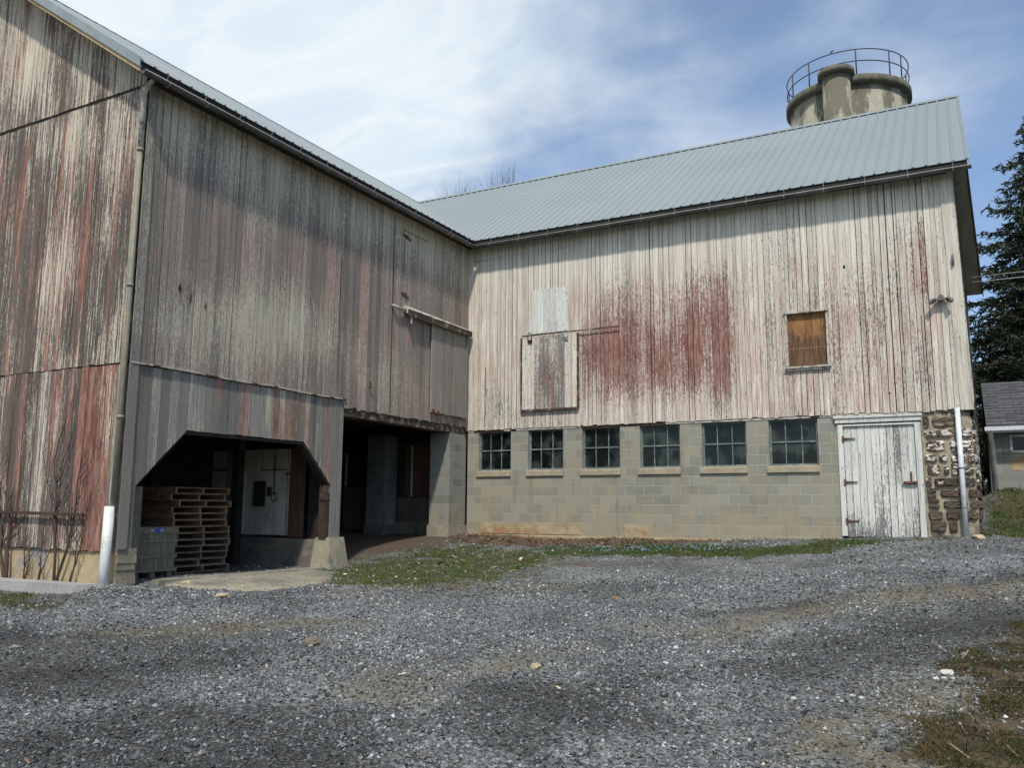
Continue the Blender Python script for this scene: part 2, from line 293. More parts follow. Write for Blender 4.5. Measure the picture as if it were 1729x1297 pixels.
# ------------------------------------------------------------------ mesh builder
class MB:
    def __init__(s): s.v = []; s.f = []; s.mi = []; s.wc = []; s.cv = []; s.sm = []; s.pc = []
    def add(s, vs, fs, mi=0, wc=None, cv=None, smooth=False):
        b = len(s.v); s.v += [tuple(p) for p in vs]
        s.pc.append((b, b+len(vs), len(s.f), len(s.f)+len(fs))); s.f += [tuple(i+b for i in f) for f in fs]; s.mi += [mi]*len(fs); s.sm += [smooth]*len(fs)
        s.wc += wc if isinstance(wc, list) else [wc or (0,0,0)]*len(vs)
        s.cv += cv if isinstance(cv, list) else [cv or (0,0,0,1)]*len(vs)
    def hexa(s, p, mi=0, wc=None, cv=None):   # p: 8 points, bottom 4 then top 4
        s.add(p, [(0,3,2,1),(4,5,6,7),(0,1,5,4),(1,2,6,5),(2,3,7,6),(3,0,4,7)], mi, wc, cv)
    def box(s, x0, x1, y0, y1, z0, z1, mi=0, wc=None, cv=None, rot=0, c=None):
        p = [(x,y,z) for z in (z0,z1) for (x,y) in ((x0,y0),(x1,y0),(x1,y1),(x0,y1))]
        if rot:
            cx, cy = c or ((x0+x1)/2, (y0+y1)/2); ca, sa = math.cos(rot), math.sin(rot)
            p = [(cx+(x-cx)*ca-(y-cy)*sa, cy+(x-cx)*sa+(y-cy)*ca, z) for x,y,z in p]
        s.hexa(p, mi, wc, cv)
    def bar(s, a, b, side, up, w, h, mi=0, wc=None, cv=None):   # box from a to b; width w along side, height h along up (from 0)
        a = Vector(a); b = Vector(b); sd = Vector(side).normalized()*w/2; u = Vector(up).normalized()*h
        s.hexa([a-sd, a+sd, b+sd, b-sd, a-sd+u, a+sd+u, b+sd+u, b-sd+u], mi, wc, cv)
    def tube(s, pts, rad, n=8, mi=0, cap=True, smooth=True, cv=None, arc=None, wc=None):
        pts = [Vector(p) for p in pts]
        if not isinstance(rad, (list, tuple)): rad = [rad]*len(pts)
        vs = []; fs = []
        for i, p in enumerate(pts):
            d = (pts[min(i+1, len(pts)-1)]-pts[max(i-1, 0)]).normalized()
            ref = Vector((0,0,1)) if abs(d.z) < .9 else Vector((0,1,0))
            a = d.cross(ref).normalized(); b = a.cross(d)
            for k in range(n):
                t = 2*PI*k/n if arc is None else arc[0]+(arc[1]-arc[0])*k/(n-1)
                vs.append(p+(a*math.cos(t)+b*math.sin(t))*rad[i])
        kk = n if arc is None else n-1
        for i in range(len(pts)-1):
            for k in range(kk):
                k2 = (k+1) % n
                fs.append((i*n+k, i*n+k2, (i+1)*n+k2, (i+1)*n+k))
        if cap and arc is None: fs += [tuple(range(n-1,-1,-1)), tuple((len(pts)-1)*n+k for k in range(n))]
        s.add(vs, fs, mi, wc, cv, smooth)
    def each(s, name, mats, parent=None):      # one object per piece
        i = 0; last = None
        for (v0, v1, f0, f1) in s.pc:
            m = MB(); m.v = s.v[v0:v1]; m.f = [tuple(k-v0 for k in f) for f in s.f[f0:f1]]; m.mi = s.mi[f0:f1]; m.sm = s.sm[f0:f1]; m.wc = s.wc[v0:v1]; m.cv = s.cv[v0:v1]
            last = m.build(name, mats, parent)
        return last
    def build(s, name, mats, parent=None, kind=None, label=None):
        if not isinstance(mats, (list, tuple)): mats = [mats]
        off = Vector((0,0,0)); q = parent
        while q is not None: off += q.location; q = q.parent
        me = bpy.data.meshes.new(name)
        me.from_pydata([(x-off.x, y-off.y, z-off.z) for x,y,z in s.v], [], s.f)
        for m in mats: me.materials.append(m)
        me.polygons.foreach_set('material_index', s.mi); me.polygons.foreach_set('use_smooth', s.sm)
        if any(w != (0,0,0) for w in s.wc):
            at = me.attributes.new('wc', 'FLOAT_VECTOR', 'POINT'); at.data.foreach_set('vector', np.array(s.wc, dtype=np.float32).ravel())
        if any(c != (0,0,0,1) for c in s.cv):
            at = me.attributes.new('cov', 'FLOAT_COLOR', 'POINT'); at.data.foreach_set('color', np.array(s.cv, dtype=np.float32).ravel())
        me.update()
        o = bpy.data.objects.new(name, me); C.objects.link(o)
        if parent is not None: o.parent = parent
        if kind: o['kind'] = kind
        if label: o['label'] = label
        return o

def np_mesh(name, V, faces, mat, col=None, kind=None, smooth=False):
    me = bpy.data.meshes.new(name); nf, k = faces.shape
    me.vertices.add(len(V)); me.vertices.foreach_set('co', V.astype(np.float32).ravel())
    me.loops.add(nf*k); me.loops.foreach_set('vertex_index', faces.astype(np.int32).ravel())
    me.polygons.add(nf); me.polygons.foreach_set('loop_start', (np.arange(nf)*k).astype(np.int32))
    me.polygons.foreach_set('loop_total', np.full(nf, k, np.int32))
    me.polygons.foreach_set('use_smooth', np.full(nf, smooth))
    me.materials.append(mat); me.update(calc_edges=True)
    if col is not None:
        at = me.attributes.new('cov', 'FLOAT_COLOR', 'POINT'); at.data.foreach_set('color', col.astype(np.float32).ravel())
    o = bpy.data.objects.new(name, me); C.objects.link(o)
    if kind: o['kind'] = kind
    return o
def thing(name, label, cat, loc=(0,0,0), group=None):
    o = bpy.data.objects.new(name, None); C.objects.link(o); o.location = loc; o.empty_display_size = .3
    return tag(o, label, cat, group)
def tag(o, label, cat, group=None):
    o['label'] = label; o['category'] = cat
    if group: o['group'] = group
    return o

# ------------------------------------------------------------------ terrain
GP = np.array([(10.7,-17.6,0),(6,-17.6,0),(15,-17.6,0),(2,-14,.1),(6,-12,.13),(10,-12,.1),(14,-12,.2),
(0,-9.5,.47),(-3,-9.9,.42),(0,-11,.34),(1.2,-9,.46),(0,-7,.5),(0,-4.6,.49),(2,-6.5,.5),(0,-.6,.96),(.9,0,.9),(3.3,0,.92),(6,0,.98),(8.3,0,1.08),(10,0,1.13),
(10.8,0,1.17),(5,-3,.72),(9,-3,.88),(5,-6,.5),(9,-7,.5),(13,-7,.6),(12,-.3,1.16),(13.5,0,1.2),(11.2,5.2,1.82),(13,5.2,1.72),(20,5,2),(20,-8,.8),
(-3,-5.1,.5),(-3,-9,.5),(-3,-2,.93),(-3,0,1.0),(-1.5,-.3,.95),(11.5,-3,1.0),(-10,-14,.2),(-12,0,1),(-12,14,1.5),(5,14,1.8),(20,20,2.4),(30,-20,.5),(-15,-25,0),(10,-28,0)], float)
def _k(r): return np.where(r > 1e-9, r*r*np.log(r+1e-12), 0)*.01
_n = len(GP); _A = np.zeros((_n+3,_n+3)); _r = np.hypot(GP[:,None,0]-GP[None,:,0], GP[:,None,1]-GP[None,:,1])
_A[:_n,:_n] = _k(_r)+np.eye(_n)*.002; _P = np.c_[np.ones(_n), GP[:,:2]]; _A[:_n,_n:] = _P; _A[_n:,:_n] = _P.T
_W = np.linalg.solve(_A, np.r_[GP[:,2],0,0,0])
def g(x, y):
    x = np.asarray(x, float); y = np.asarray(y, float); xc = np.clip(x,-14,26); yc = np.clip(y,-26,18)
    r = np.hypot(xc[...,None]-GP[:,0], yc[...,None]-GP[:,1])
    return _k(r)@_W[:_n]+_W[_n]+_W[_n+1]*xc+_W[_n+2]*yc
def gz(x, y): return float(g(np.array([x]), np.array([y]))[0])

REG = dict(
grass=[[(1.7,-7.1),(.6,-6.0),(-.1,-3.97),(.28,-2.5),(.76,-1.3),(1.7,-1.5),(2.9,-2.0),(3.9,-2.8),(4.3,-4.2),(4.4,-5.6),(3.9,-6.7),(2.9,-7.6)],
 [(2.7,-2.9),(2.7,-1.73),(3.74,-1.07),(4.85,-.7),(6.15,-.95),(7.6,-1.2),(8.31,-.42),(9.92,-.36),(10.3,-.33),(9.38,-.7),(8.9,-1.3),(8.02,-2.5),(6.85,-2.9),(4.55,-2.6),(3.36,-2.8)],
 [(11.12,-7.3),(10.85,-8.5),(10.5,-9.3),(10.42,-10.1),(10.4,-11.0),(10.42,-11.9),(10.5,-14),(12,-18),(22,-18),(22,-9),(14,-7)],
 [(-4,-9.9),(-1.2,-10.2),(.1,-10.35),(.7,-10.35),(.5,-10.9),(-1,-11.2),(-4,-11.3)],
 [(11.0,.3),(11.6,-.9),(14,-1.2),(20,0),(20,6),(11.1,6)]],
dirt=[[(2.6,-3.2),(4.76,-3.2),(8.0,-3.2),(8.67,-3.5),(8.3,-4.0),(6.21,-4.0),(4.21,-4.2),(2.9,-3.7)],
 [(.1,-.9),(.05,.3),(5.5,.3),(6.9,-.3),(5,-.7),(3.7,-.9),(2.4,-1.4),(1.11,-1.3)],
 [(.3,-4.5),(.4,-2.5),(.9,-1.2),(.3,.5),(-7,.5),(-7,-4.6)],
 [(3.3,-8.6),(4.6,-8.1),(4.7,-8.4),(3.4,-8.9)],
 [(-7,-9.4),(-.2,-9.4),(-.1,-5),(-7,-5)],
 [(11.0,.0),(11.4,-1.1),(13.6,-1.3),(13.6,-.7),(11.8,-.5)]],
dark=[[(5.2,-12.9),(6.2,-12.2),(7.2,-12.4),(7.6,-14),(6.5,-15.5),(4.5,-14.5)],
 [(7.6,-7.6),(9.4,-6.3),(10.9,-4.6),(12.5,-4.2),(12.5,-4.9),(10.4,-5.6),(9.0,-7.0),(8.0,-8.1)],
 [(.5,-11.9),(2.84,-11.4),(4.58,-11.3),(5.1,-12.0),(4.9,-12.9),(4.15,-13.7),(1,-14)],
 [(8.6,-9.8),(9.34,-8.06),(10.41,-6.65),(11.5,-5.9),(13,-5.6),(13,-8.0),(11.08,-8.04),(10.45,-8.99),(9.78,-9.59),(9.17,-10.3)],
 [(6.87,-11.99),(7.14,-11.07),(7.98,-10.48),(8.55,-10.64),(8.31,-11.93),(8.62,-12.65),(8.15,-12.89)]],
tan=[[(6.2,-12.0),(6.55,-10.78),(7.09,-9.67),(7.3,-9.97),(6.86,-11.09),(6.78,-12.05)],
 [(7.46,-8.59),(8.44,-8.13),(9.12,-6.47),(10.12,-5.42),(12.23,-5.0),(12.2,-6.0),(10.17,-6.5),(8.9,-7.9),(8.66,-8.7),(8.09,-9.0)],
 [(2.2,-11.4),(3.24,-10.3),(4.12,-9.7),(4.43,-10.0),(3.54,-10.99),(2.71,-11.5)],
 [(2.89,-8.1),(2.73,-7.67),(3.09,-7.6),(3.44,-7.9),(3.26,-8.25)],
 [(9.8,-11.3),(10.0,-10.2),(10.35,-9.4),(10.5,-10.2),(10.3,-11.2),(10.3,-12.2),(9.9,-12.2)],
 [(1.59,-6.8),(3.22,-6.7),(5.4,-5.9),(5.6,-6.4),(4.94,-6.8),(3.06,-7.6)]])
def polydist(P, poly):
    poly = np.array(poly); n = len(poly); ins = np.zeros(len(P), bool); dm = np.full(len(P), 1e9)
    for i in range(n):
        a = poly[i]; b = poly[(i+1)%n]; ab = b-a
        t = np.clip(((P-a)@ab)/(ab@ab), 0, 1); d = np.hypot(*(P-a-t[:,None]*ab).T); dm = np.minimum(dm, d)
        c = (a[1] > P[:,1]) != (b[1] > P[:,1])
        with np.errstate(divide='ignore', invalid='ignore'):
            xx = (b[0]-a[0])*(P[:,1]-a[1])/(b[1]-a[1])+a[0]
        ins ^= c & (P[:,0] < xx)
    return np.where(ins, dm, -dm)
def jitter(P, a=.35):
    return P+np.array([(mnoise.noise(Vector((x*1.1, y*1.1, 21)))*a*1.6+mnoise.noise(Vector((x*4, y*4, 23)))*a*.8, mnoise.noise(Vector((x*1.1, y*1.1, 27)))*a*1.6+mnoise.noise(Vector((x*4, y*4, 29)))*a*.8) for x, y in P])
def region(key, P, soft=.3):
    out = np.zeros(len(P))
    for poly in REG[key]: out = np.maximum(out, np.clip(.5+polydist(P, poly)/(2*soft), 0, 1))
    return out
def cat(*a): return np.unique(np.round(np.concatenate(a), 4))
xs = cat(-np.geomspace(6, 400, 16), np.arange(-6, 14.01, .09), np.geomspace(14, 400, 18))
ys = cat(-np.geomspace(18, 400, 14), np.arange(-18, 2.01, .09), np.linspace(2, 8, 24), np.geomspace(8, 400, 18))
X, Y = np.meshgrid(xs, ys); P2 = np.c_[X.ravel(), Y.ravel()]
def ripple(P): return .012*np.sin(P[:,0]*2.1+np.sin(P[:,1]*1.3)*1.5)*np.sin(P[:,1]*1.7+1)
def gsurf(P):
    z = g(P[:,0], P[:,1])+ripple(P)
    z += .10*np.exp(-((P[:,0]-1.3)**2/1.6+(P[:,1]+.35)**2/.09))         # leaf pile at the block wall
    z += .06*np.exp(-((P[:,0]-4.2)**2/2.5+(P[:,1]+.25)**2/.06))
    z += .35*np.exp(-((P[:,0]-11.6)**2/.5+(P[:,1]-4.9)**2/.6))
    z += .12*np.exp(-((P[:,0]-.75)**2/.9+(P[:,1]+9.9)**2/.12))          # gravel heap by the pvc pipe
    return z
Z = gsurf(P2); nx, ny = len(xs), len(ys)
idx = np.arange(nx*ny).reshape(ny, nx); quads = np.stack([idx[:-1,:-1], idx[:-1,1:], idx[1:,1:], idx[1:,:-1]], -1).reshape(-1, 4)
gr = np_mesh('ground', np.c_[P2, Z], quads, M['ground'], None, 'structure', True)
J2 = jitter(P2, .3)
gm = np.c_[region('grass', J2, .55)*np.where((P2[:,0] < 4.4)&(P2[:,1] < -1.4)&(P2[:,1] > -8), .60, .92), region('dirt', J2, .5)*np.where(P2[:,1] < -2.9, .55, .95), region('dark', J2, .9), region('tan', J2, .6)]
at = gr.data.attributes.new('gm', 'FLOAT_COLOR', 'POINT'); at.data.foreach_set('color', gm.astype(np.float32).ravel())

# crushed stone lying on the yard: uncountable, one object
def sector(n, r0, r1, half, p=1.0):
    th = yaw+np.radians(rng.uniform(-half, half, n)); r = np.sqrt(rng.uniform(r0*r0, r1*r1, n))
    return np.c_[CAM.x-np.sin(th)*r, CAM.y+np.cos(th)*r]
def inside_building(P): return ((P[:,0] < .05) & (P[:,1] > -9.5)) | (P[:,1] > -.03) & (P[:,0] < 10.9)
pts = np.vstack([sector(74000, 4.6, 9, 37), sector(62000, 9, 13, 35), sector(36000, 13, 20, 34), sector(16000, 4, 20, 55)])
pts = np.vstack([pts, np.c_[rng.normal(.75,.55,2500), rng.normal(-9.95,.22,2500)], np.c_[rng.uniform(-2.6,.4,2500), rng.uniform(-9.3,-5.1,2500)]])
pts = pts[~inside_building(pts) | ((pts[:,1] < -5.1) & (pts[:,1] > -9.3) & (pts[:,0] > -3))]
jp = jitter(pts, .3)
mg, md, mk, mt = region('grass', jp, .45), region('dirt', jp, .5), region('dark', jp, .9), region('tan', jp, .6)
keep = rng.random(len(pts)) > np.clip(mg*1.1, 0, np.where((pts[:,0] < 4.4)&(pts[:,1] < -1.4), .66, .9))
keep &= rng.random(len(pts)) > np.clip(md*.9, 0, .85)
keep &= rng.random(len(pts)) > np.clip(mt*.42+mk*.35, 0, 1)
apron = [(.25,-8.5),(.25,-5.6),(1.35,-6.3),(2.12,-7.86),(2.16,-8.9),(1.6,-9.1)]
keep &= ~((polydist(pts, apron) > 0) & (rng.random(len(pts)) > .30))
big_ = np.array([mnoise.noise(Vector((x*.9, y*.9, 3))) for x, y in pts])
keep &= rng.random(len(pts)) < .74+.8*big_
pts = pts[keep]; mk = mk[keep]; mt = mt[keep]; big_ = big_[keep]; N = len(pts)
base = np.array([(1,0,0),(-1,0,0),(0,1,0),(0,-1,0),(0,0,1),(0,0,-1)], float)
tri = np.array([(0,2,4),(2,1,4),(1,3,4),(3,0,4),(2,0,5),(1,2,5),(3,1,5),(0,3,5)])
V = base[None]+rng.normal(0, .21, (N,6,3))
dist = np.hypot(pts[:,0]-CAM.x, pts[:,1]-CAM.y)
size = np.exp(rng.normal(np.log(.0105), .34, N))*(1+np.clip(dist-10, 0, 10)*.035); size = np.clip(size, .004, .028)
V *= np.stack([size*1.15, size*.92, size*.74], 1)[:,None]
a = rng.uniform(0, 2*PI, N); ca, sa = np.cos(a), np.sin(a); tl = rng.normal(0, .6, N); ct, stt = np.cos(tl), np.sin(tl)
x, y, z = V[...,0].copy(), V[...,1].copy(), V[...,2].copy()
x, z = x*ct[:,None]+z*stt[:,None], -x*stt[:,None]+z*ct[:,None]
V[...,0] = x*ca[:,None]-y*sa[:,None]; V[...,1] = x*sa[:,None]+y*ca[:,None]; V[...,2] = z
V[...,0] += pts[:,0,None]; V[...,1] += pts[:,1,None]; V[...,2] += (gsurf(pts)+size*rng.uniform(.0,.55,N))[:,None]
lum = np.clip(np.exp(rng.normal(np.log(.165), .56, N)), .035, .62); w_ = rng.random(N) < .012; lum[w_] = rng.uniform(.4,.62,w_.sum())
lum *= (1-.5*mk)*np.clip(.98+.5*big_, .6, 1.3)
tint = np.stack([np.full(N,.975), np.full(N,1.0), np.full(N,.99)], 1); tb = rng.random(N) < (.05+.3*mt); tint[tb] = (1.15,1.0,.78)
col = np.c_[lum[:,None]*tint, np.ones(N)]
np_mesh('gravel', V.reshape(-1,3), (tri[None]+(np.arange(N)*6)[:,None,None]).reshape(-1,3), M['stones'], np.repeat(col, 6, 0), 'stuff')

# grass
def scatter_in(polys, dens, soft=.2):
    out = []
    for poly in polys:
        q = np.array(poly); lo, hi = q.min(0)-.2, q.max(0)+.2; n = int((hi-lo).prod()*dens)
        p = rng.uniform(lo, hi, (n,2)); d = polydist(jitter(p, .3), poly); w = np.clip(.5+d/(2*soft), 0, 1)
        nz = np.array([mnoise.noise(Vector((a*3.1, b*3.1, 9)))+.5*mnoise.noise(Vector((a*9, b*9, 2))) for a, b in p])
        out.append(p[(rng.random(n) < w*np.clip(.58+1.6*nz, .03, 1))])
    return np.vstack(out)
def blades(name, P, h, w, lean, colf):
    n = len(P); ang = rng.uniform(0, 2*PI, n); hh = h*np.exp(rng.normal(0,.35,n)); ww = w*rng.uniform(.7,1.3,n)
    z0 = gsurf(P)-.005; d = np.c_[np.cos(ang), np.sin(ang)]; l = lean*rng.uniform(.2,1.3,n)*hh; la = rng.uniform(0, 2*PI, n)
    V = np.zeros((n,3,3)); V[:,0,:2] = P-d*ww[:,None]; V[:,1,:2] = P+d*ww[:,None]; V[:,2,:2] = P+np.c_[np.cos(la), np.sin(la)]*l[:,None]
    V[:,0,2] = V[:,1,2] = z0; V[:,2,2] = z0+hh
    np_mesh(name, V.reshape(-1,3), np.arange(n*3).reshape(-1,3), M['grassblade'], np.repeat(colf(P), 3, 0), 'stuff')
def greens(P, dead=.15, c=(.075,.125,.022), c2=(.20,.155,.075), f=1.5):
    n = len(P); nz = np.array([mnoise.noise(Vector((a*f, b*f, 5))) for a, b in P]); k = rng.random(n) < np.clip(dead+.9*nz, .02, .98)
    col = np.where(k[:,None], np.array(c2), np.array(c))*rng.uniform(.55,1.35,(n,1)); return np.c_[col, np.ones(n)]
P = scatter_in([REG['grass'][0]], 2400); blades('grass', P, .026, .006, .9, lambda p: greens(p, .42, (.085,.14,.025), (.18,.165,.055)))
P = scatter_in([REG['grass'][1]], 3200); blades('grass', P, .034, .006, .8, lambda p: greens(p, .18, (.07,.125,.03), (.15,.14,.06)))
P = scatter_in([[(11.12,-7.3),(10.85,-8.5),(10.5,-9.3),(10.42,-10.1),(10.4,-11.0),(10.42,-11.9),(10.5,-13),(12.4,-13),(12.6,-8.6),(12.6,-7.2)]], 6500, .15)
blades('dry_grass', P, .032, .0045, 1.6, lambda p: greens(p, .52, (.055,.07,.02), (.12,.085,.042), 1.4))
P = scatter_in([REG['tan'][4]], 4200, .4); blades('moss', P, .014, .006, .9, lambda p: greens(p, .45, (.10,.10,.02), (.19,.14,.05), 2))
P = scatter_in([REG['tan'][5], REG['tan'][2]], 2600, .4); blades('moss', P, .014, .006, .9, lambda p: greens(p, .45, (.09,.10,.02), (.17,.13,.05), 2))
P = scatter_in([REG['grass'][3]], 1600); blades('grass', P, .03, .006, .9, lambda p: greens(p, .4, (.06,.08,.02), (.13,.11,.05)))
P = scatter_in([[(11.0,.3),(11.6,-.9),(14,-1.2),(15,0),(15,5.2),(11.15,5.2)]], 1300); blades('grass', P, .05, .009, .8, lambda p: greens(p, .2, (.075,.115,.025)))
# blue spring flowers in the wall strip
P = scatter_in([[(3.5,-1.3),(6.3,-1.15),(7.0,-1.6),(6.6,-2.1),(4.4,-2.1)]], 90, .3); n = len(P); sz = .010
V = np.zeros((n,4,3)); z0 = gsurf(P)+rng.uniform(.03,.06,n)
for k,(dx,dy,dz) in enumerate(((-sz,0,-sz),(sz,0,-sz),(sz,0,sz),(-sz,0,sz))): V[:,k,0] = P[:,0]+dx; V[:,k,1] = P[:,1]+dz*.7; V[:,k,2] = z0+dz*.7
np_mesh('blue_flowers', V.reshape(-1,3), np.arange(n*4).reshape(-1,4), M['litter'], np.tile([.16,.22,.32,1], (n*4,1)), 'stuff')
# wood chips and dead leaves
def litter(name, P, s, cols, w0=.12, w1=.5):
    n = len(P); a = rng.uniform(0, 2*PI, n); L = s*np.exp(rng.normal(0,.5,n)); Wd = L*rng.uniform(w0,w1,n); z0 = gsurf(P)+rng.uniform(.01,.035,n)
    d = np.c_[np.cos(a), np.sin(a)]; e = np.c_[-np.sin(a), np.cos(a)]; tz = rng.normal(0,.25,n)*L
    V = np.zeros((n,4,3))
    for k,(i,j) in enumerate(((-1,-1),(1,-1),(1,1),(-1,1))): V[:,k,:2] = P+d*(L*i)[:,None]+e*(Wd*j)[:,None]; V[:,k,2] = z0+tz*i+Wd*.3*j
    c = np.array(cols)[rng.integers(0, len(cols), n)]*rng.uniform(.7,1.2,(n,1))
    np_mesh(name, V.reshape(-1,3), np.arange(n*4).reshape(-1,4), M['litter'], np.repeat(np.c_[c, np.ones(n)], 4, 0), 'stuff')
litter('wood_chips', scatter_in([REG['grass'][0]], 20), .022, [(.55,.47,.33),(.42,.33,.22),(.35,.30,.22)])
litter('leaf_litter', scatter_in([REG['dirt'][1]], 900, .12), .016, [(.16,.085,.045),(.22,.12,.06),(.11,.07,.045),(.28,.17,.09)])
litter('dead_leaves', np.vstack([scatter_in([REG['grass'][1]], 16), scatter_in([[(11.15,4),(12.6,3.6),(14,4.4),(14,5.3),(11.15,5.3)]], 420), sector(160, 5, 18, 34)]), .014, [(.30,.19,.11),(.42,.33,.20),(.20,.13,.09)])
litter('dead_stalks', scatter_in([[(11.0,-8.3),(10.6,-9.4),(10.6,-12),(12,-12.6),(12.3,-8)]], 450), .035, [(.20,.15,.09),(.12,.085,.05),(.08,.055,.035),(.05,.04,.025)], .03, .07)
# ------------------------------------------------------------------ frames: (s along the wall, d outward, z)
class FR:
    lean = 0
    def __init__(s, o, u, n): s.o = Vector(o); s.u = Vector(u).normalized(); s.n = Vector(n).normalized()
    def p(s, a, d, z): q = s.o+s.u*a+s.n*d; return (q.x-s.lean*max(0, z-3.5), q.y, z)
YG = -9.5
FM = FR((0,0,0), (1,0,0), (0,-1,0))       # main barn front wall
FW = FR((0,0,0), (0,-1,0), (1,0,0))       # wing long wall
FG = FR((0,YG,0), (-1,0,0), (0,-1,0))     # wing gable wall
XE = 10.84
FE = FR((XE,0,0), (.018,1,0), (1,-.018,0)); FE.lean = .022 # main barn end wall, leaning a little
def fbox(mb, fr, s0, s1, d0, d1, z0, z1, mi=0, wc=None, cv=None):
    mb.hexa([fr.p(a, d, z) for z in (z0, z1) for (a, d) in ((s0,d0),(s1,d0),(s1,d1),(s0,d1))], mi, wc, cv)
def val(f, s): return f(s) if callable(f) else f
def boards(mb, fr, s0, s1, w, zb, zt, cov, d=0.0, th=.022, gap=.006, breaks=(), holes=(), jag=.012, seg=.28, mi=0, wj=.12, dj=.003):
    ed = sorted(set([s0, s1]+list(breaks)+[h[0] for h in holes]+[h[1] for h in holes])); ed = [e for e in ed if s0 <= e <= s1]
    cuts = []
    for a, b in zip(ed[:-1], ed[1:]):
        n = max(1, round((b-a)/w)); q = [a+(b-a)*i/n for i in range(n+1)]
        for i in range(1, n): q[i] += random.uniform(-wj, wj)*w
        cuts += list(zip(q[:-1], q[1:]))
    for a, b in cuts:
        rnd = random.random(); g2 = gap/2*random.choice((.4,.8,1,1,1.3,2.2)); dd = d+random.uniform(-dj, dj); m = (a+b)/2
        spans = [(val(zb,a), val(zb,b), val(zt,a), val(zt,b))]
        for h in holes:
            if h[0]-1e-6 <= m <= h[1]+1e-6:
                sp = spans.pop(); spans += [(sp[0], sp[1], h[2], h[2]), (h[3], h[3], sp[2], sp[3])]
        j = random.uniform(-jag, jag)*(2.5 if random.random() < .08 else 1)
        for k_, (b0, b1, t0, t1) in enumerate(spans):
            if k_ == 0: b0 += j; b1 += j+random.uniform(-jag,jag)*.3
            n = max(1, int(max(t0-b0, t1-b1)/seg)); vs = []; wc = []; cv = []; fs = []
            bow = random.uniform(-1,1)*dj
            for i in range(n+1):
                f = i/n; za, zb_ = b0+(t0-b0)*f, b1+(t1-b1)*f; zm = (za+zb_)/2; c4 = cov(m, zm, rnd); dw = dd+bow*math.sin(zm*1.7+rnd*9)
                vs += [fr.p(a+g2, dw, za), fr.p(b-g2, dw, zb_), fr.p(b-g2, dw-th, zb_), fr.p(a+g2, dw-th, za)]
                wc += [(a, za, rnd), (b, zb_, rnd), (b+th, zb_, rnd), (a-th, za, rnd)]; cv += [c4]*4
            for i in range(n):
                o = i*4
                fs += [(o, o+1, o+5, o+4), (o+1, o+2, o+6, o+5), (o+3, o, o+4, o+7), (o+2, o+3, o+7, o+6)]
            fs += [(3,2,1,0), (n*4, n*4+1, n*4+2, n*4+3)]
            mb.add(vs, fs, mi, wc, cv)
def cl(v): return max(0.0, min(1.0, v))
def gs(s, z, cs, cz, rs, rz, p=1): q = ((s-cs)/rs)**2+((z-cz)/rz)**2; return math.exp(-q**p)
def nz(s, z, k=1.0, o=0.0): return mnoise.noise(Vector((s*k, o, z*k)))
def cov_main(s, z, r):
    n = nz(s, z, .9, 2); n2 = nz(s*2.5, z*.7, 1.0, 8); n3 = nz(s*5, z*.5, 1.0, 9)
    a = gs(s, z, 3.70, 4.8, .85, 1.0, 2); b = gs(s, z, 5.6, 4.7, 1.1, 1.0, 2); c = gs(s, z, 4.9, 5.5, 2.1, 1.55, 2); e = gs(s, z, 8.6, 5.0, 2.2, 1.9)
    sm = lambda v, p, q: cl((v-p)/(q-p))
    bx = sm(s, 2.9, 3.15)*(1-sm(s, 6.42, 6.62))*sm(z, 3.65, 4.2)*(1-sm(z+.5*n3, 5.5, 7.0))
    red = .38+.55*bx+.10*c+.18*e
    bare = .20*bx+.04*a+.04*b+.09*c+.15*e+.12*gs(s, z, .6, 4.0, .7, .9)+.14*gs(s, z, 2.3, 3.6, 1.1, .3)
    bare -= .16*cl((z-6.6)/.9)+.06*gs(s,z,8.3,4.2,.5,.4)
    if 4.0 < s < 10.4 and r > .72: bare += .07
    bare += .10*n3
    if s > 10.45: bare = .0
    if 9.95 < s < 10.3 and z > 5.6: bare += .16; red += .35
    pink = cl(.30+.25*e+.6*n+.45*cl(1-(z-3.6)/4.0)*(.5 if s < 6 else .9)+.3*gs(s, z, 2.4, 5.6, 1.6, 1.2)+.35*c-.6*cl((z-6.8)/.8)+.25*n2)
    if s > 10.45: pink = .1
    return (cl(.74-bare+.12*n+.08*n2), cl(red+.35*n2), pink, cl(.15+.5*r))
def cov_wing(s, z, r):
    n = nz(s, z, .8, 12); n2 = nz(s*2.2, z*.6, 1.0, 18)
    w = .34+.28*gs(s, z, 6.4, 4.9, 1.7, .7)+.16*gs(s, z, 8.2, 4.3, 1.6, .8)+.25*cl((z-6.2)/1.2)+.08*gs(s, z, 3, 4.2, 2, .8)
    pk = .5+.3*n-.4*cl((z-6.6))
    return (cl(w+.10*n+.10*n2+.08*(r-.5)), cl(.42+.35*n2+.25*(r-.5)-.35*cl((z-6.8))), cl(pk), cl(.55+.55*(r-.5)+.3*n2))
def cov_skirt(s, z, r):
    red = 0
    if 4.95 < s < 7.9: red = .66 if (int(r*997) % 100) < 60 else .1
    n = nz(s*3, z*.8, 1.0, 22); w = .22+.10*n+(.22 if r > .7 else 0)+(.16*cl((z-3.2)*2) if red > .5 else 0)
    return (cl(w), cl(red*(.9+.5*n)), .8, cl(.60+.8*(r-.4)))
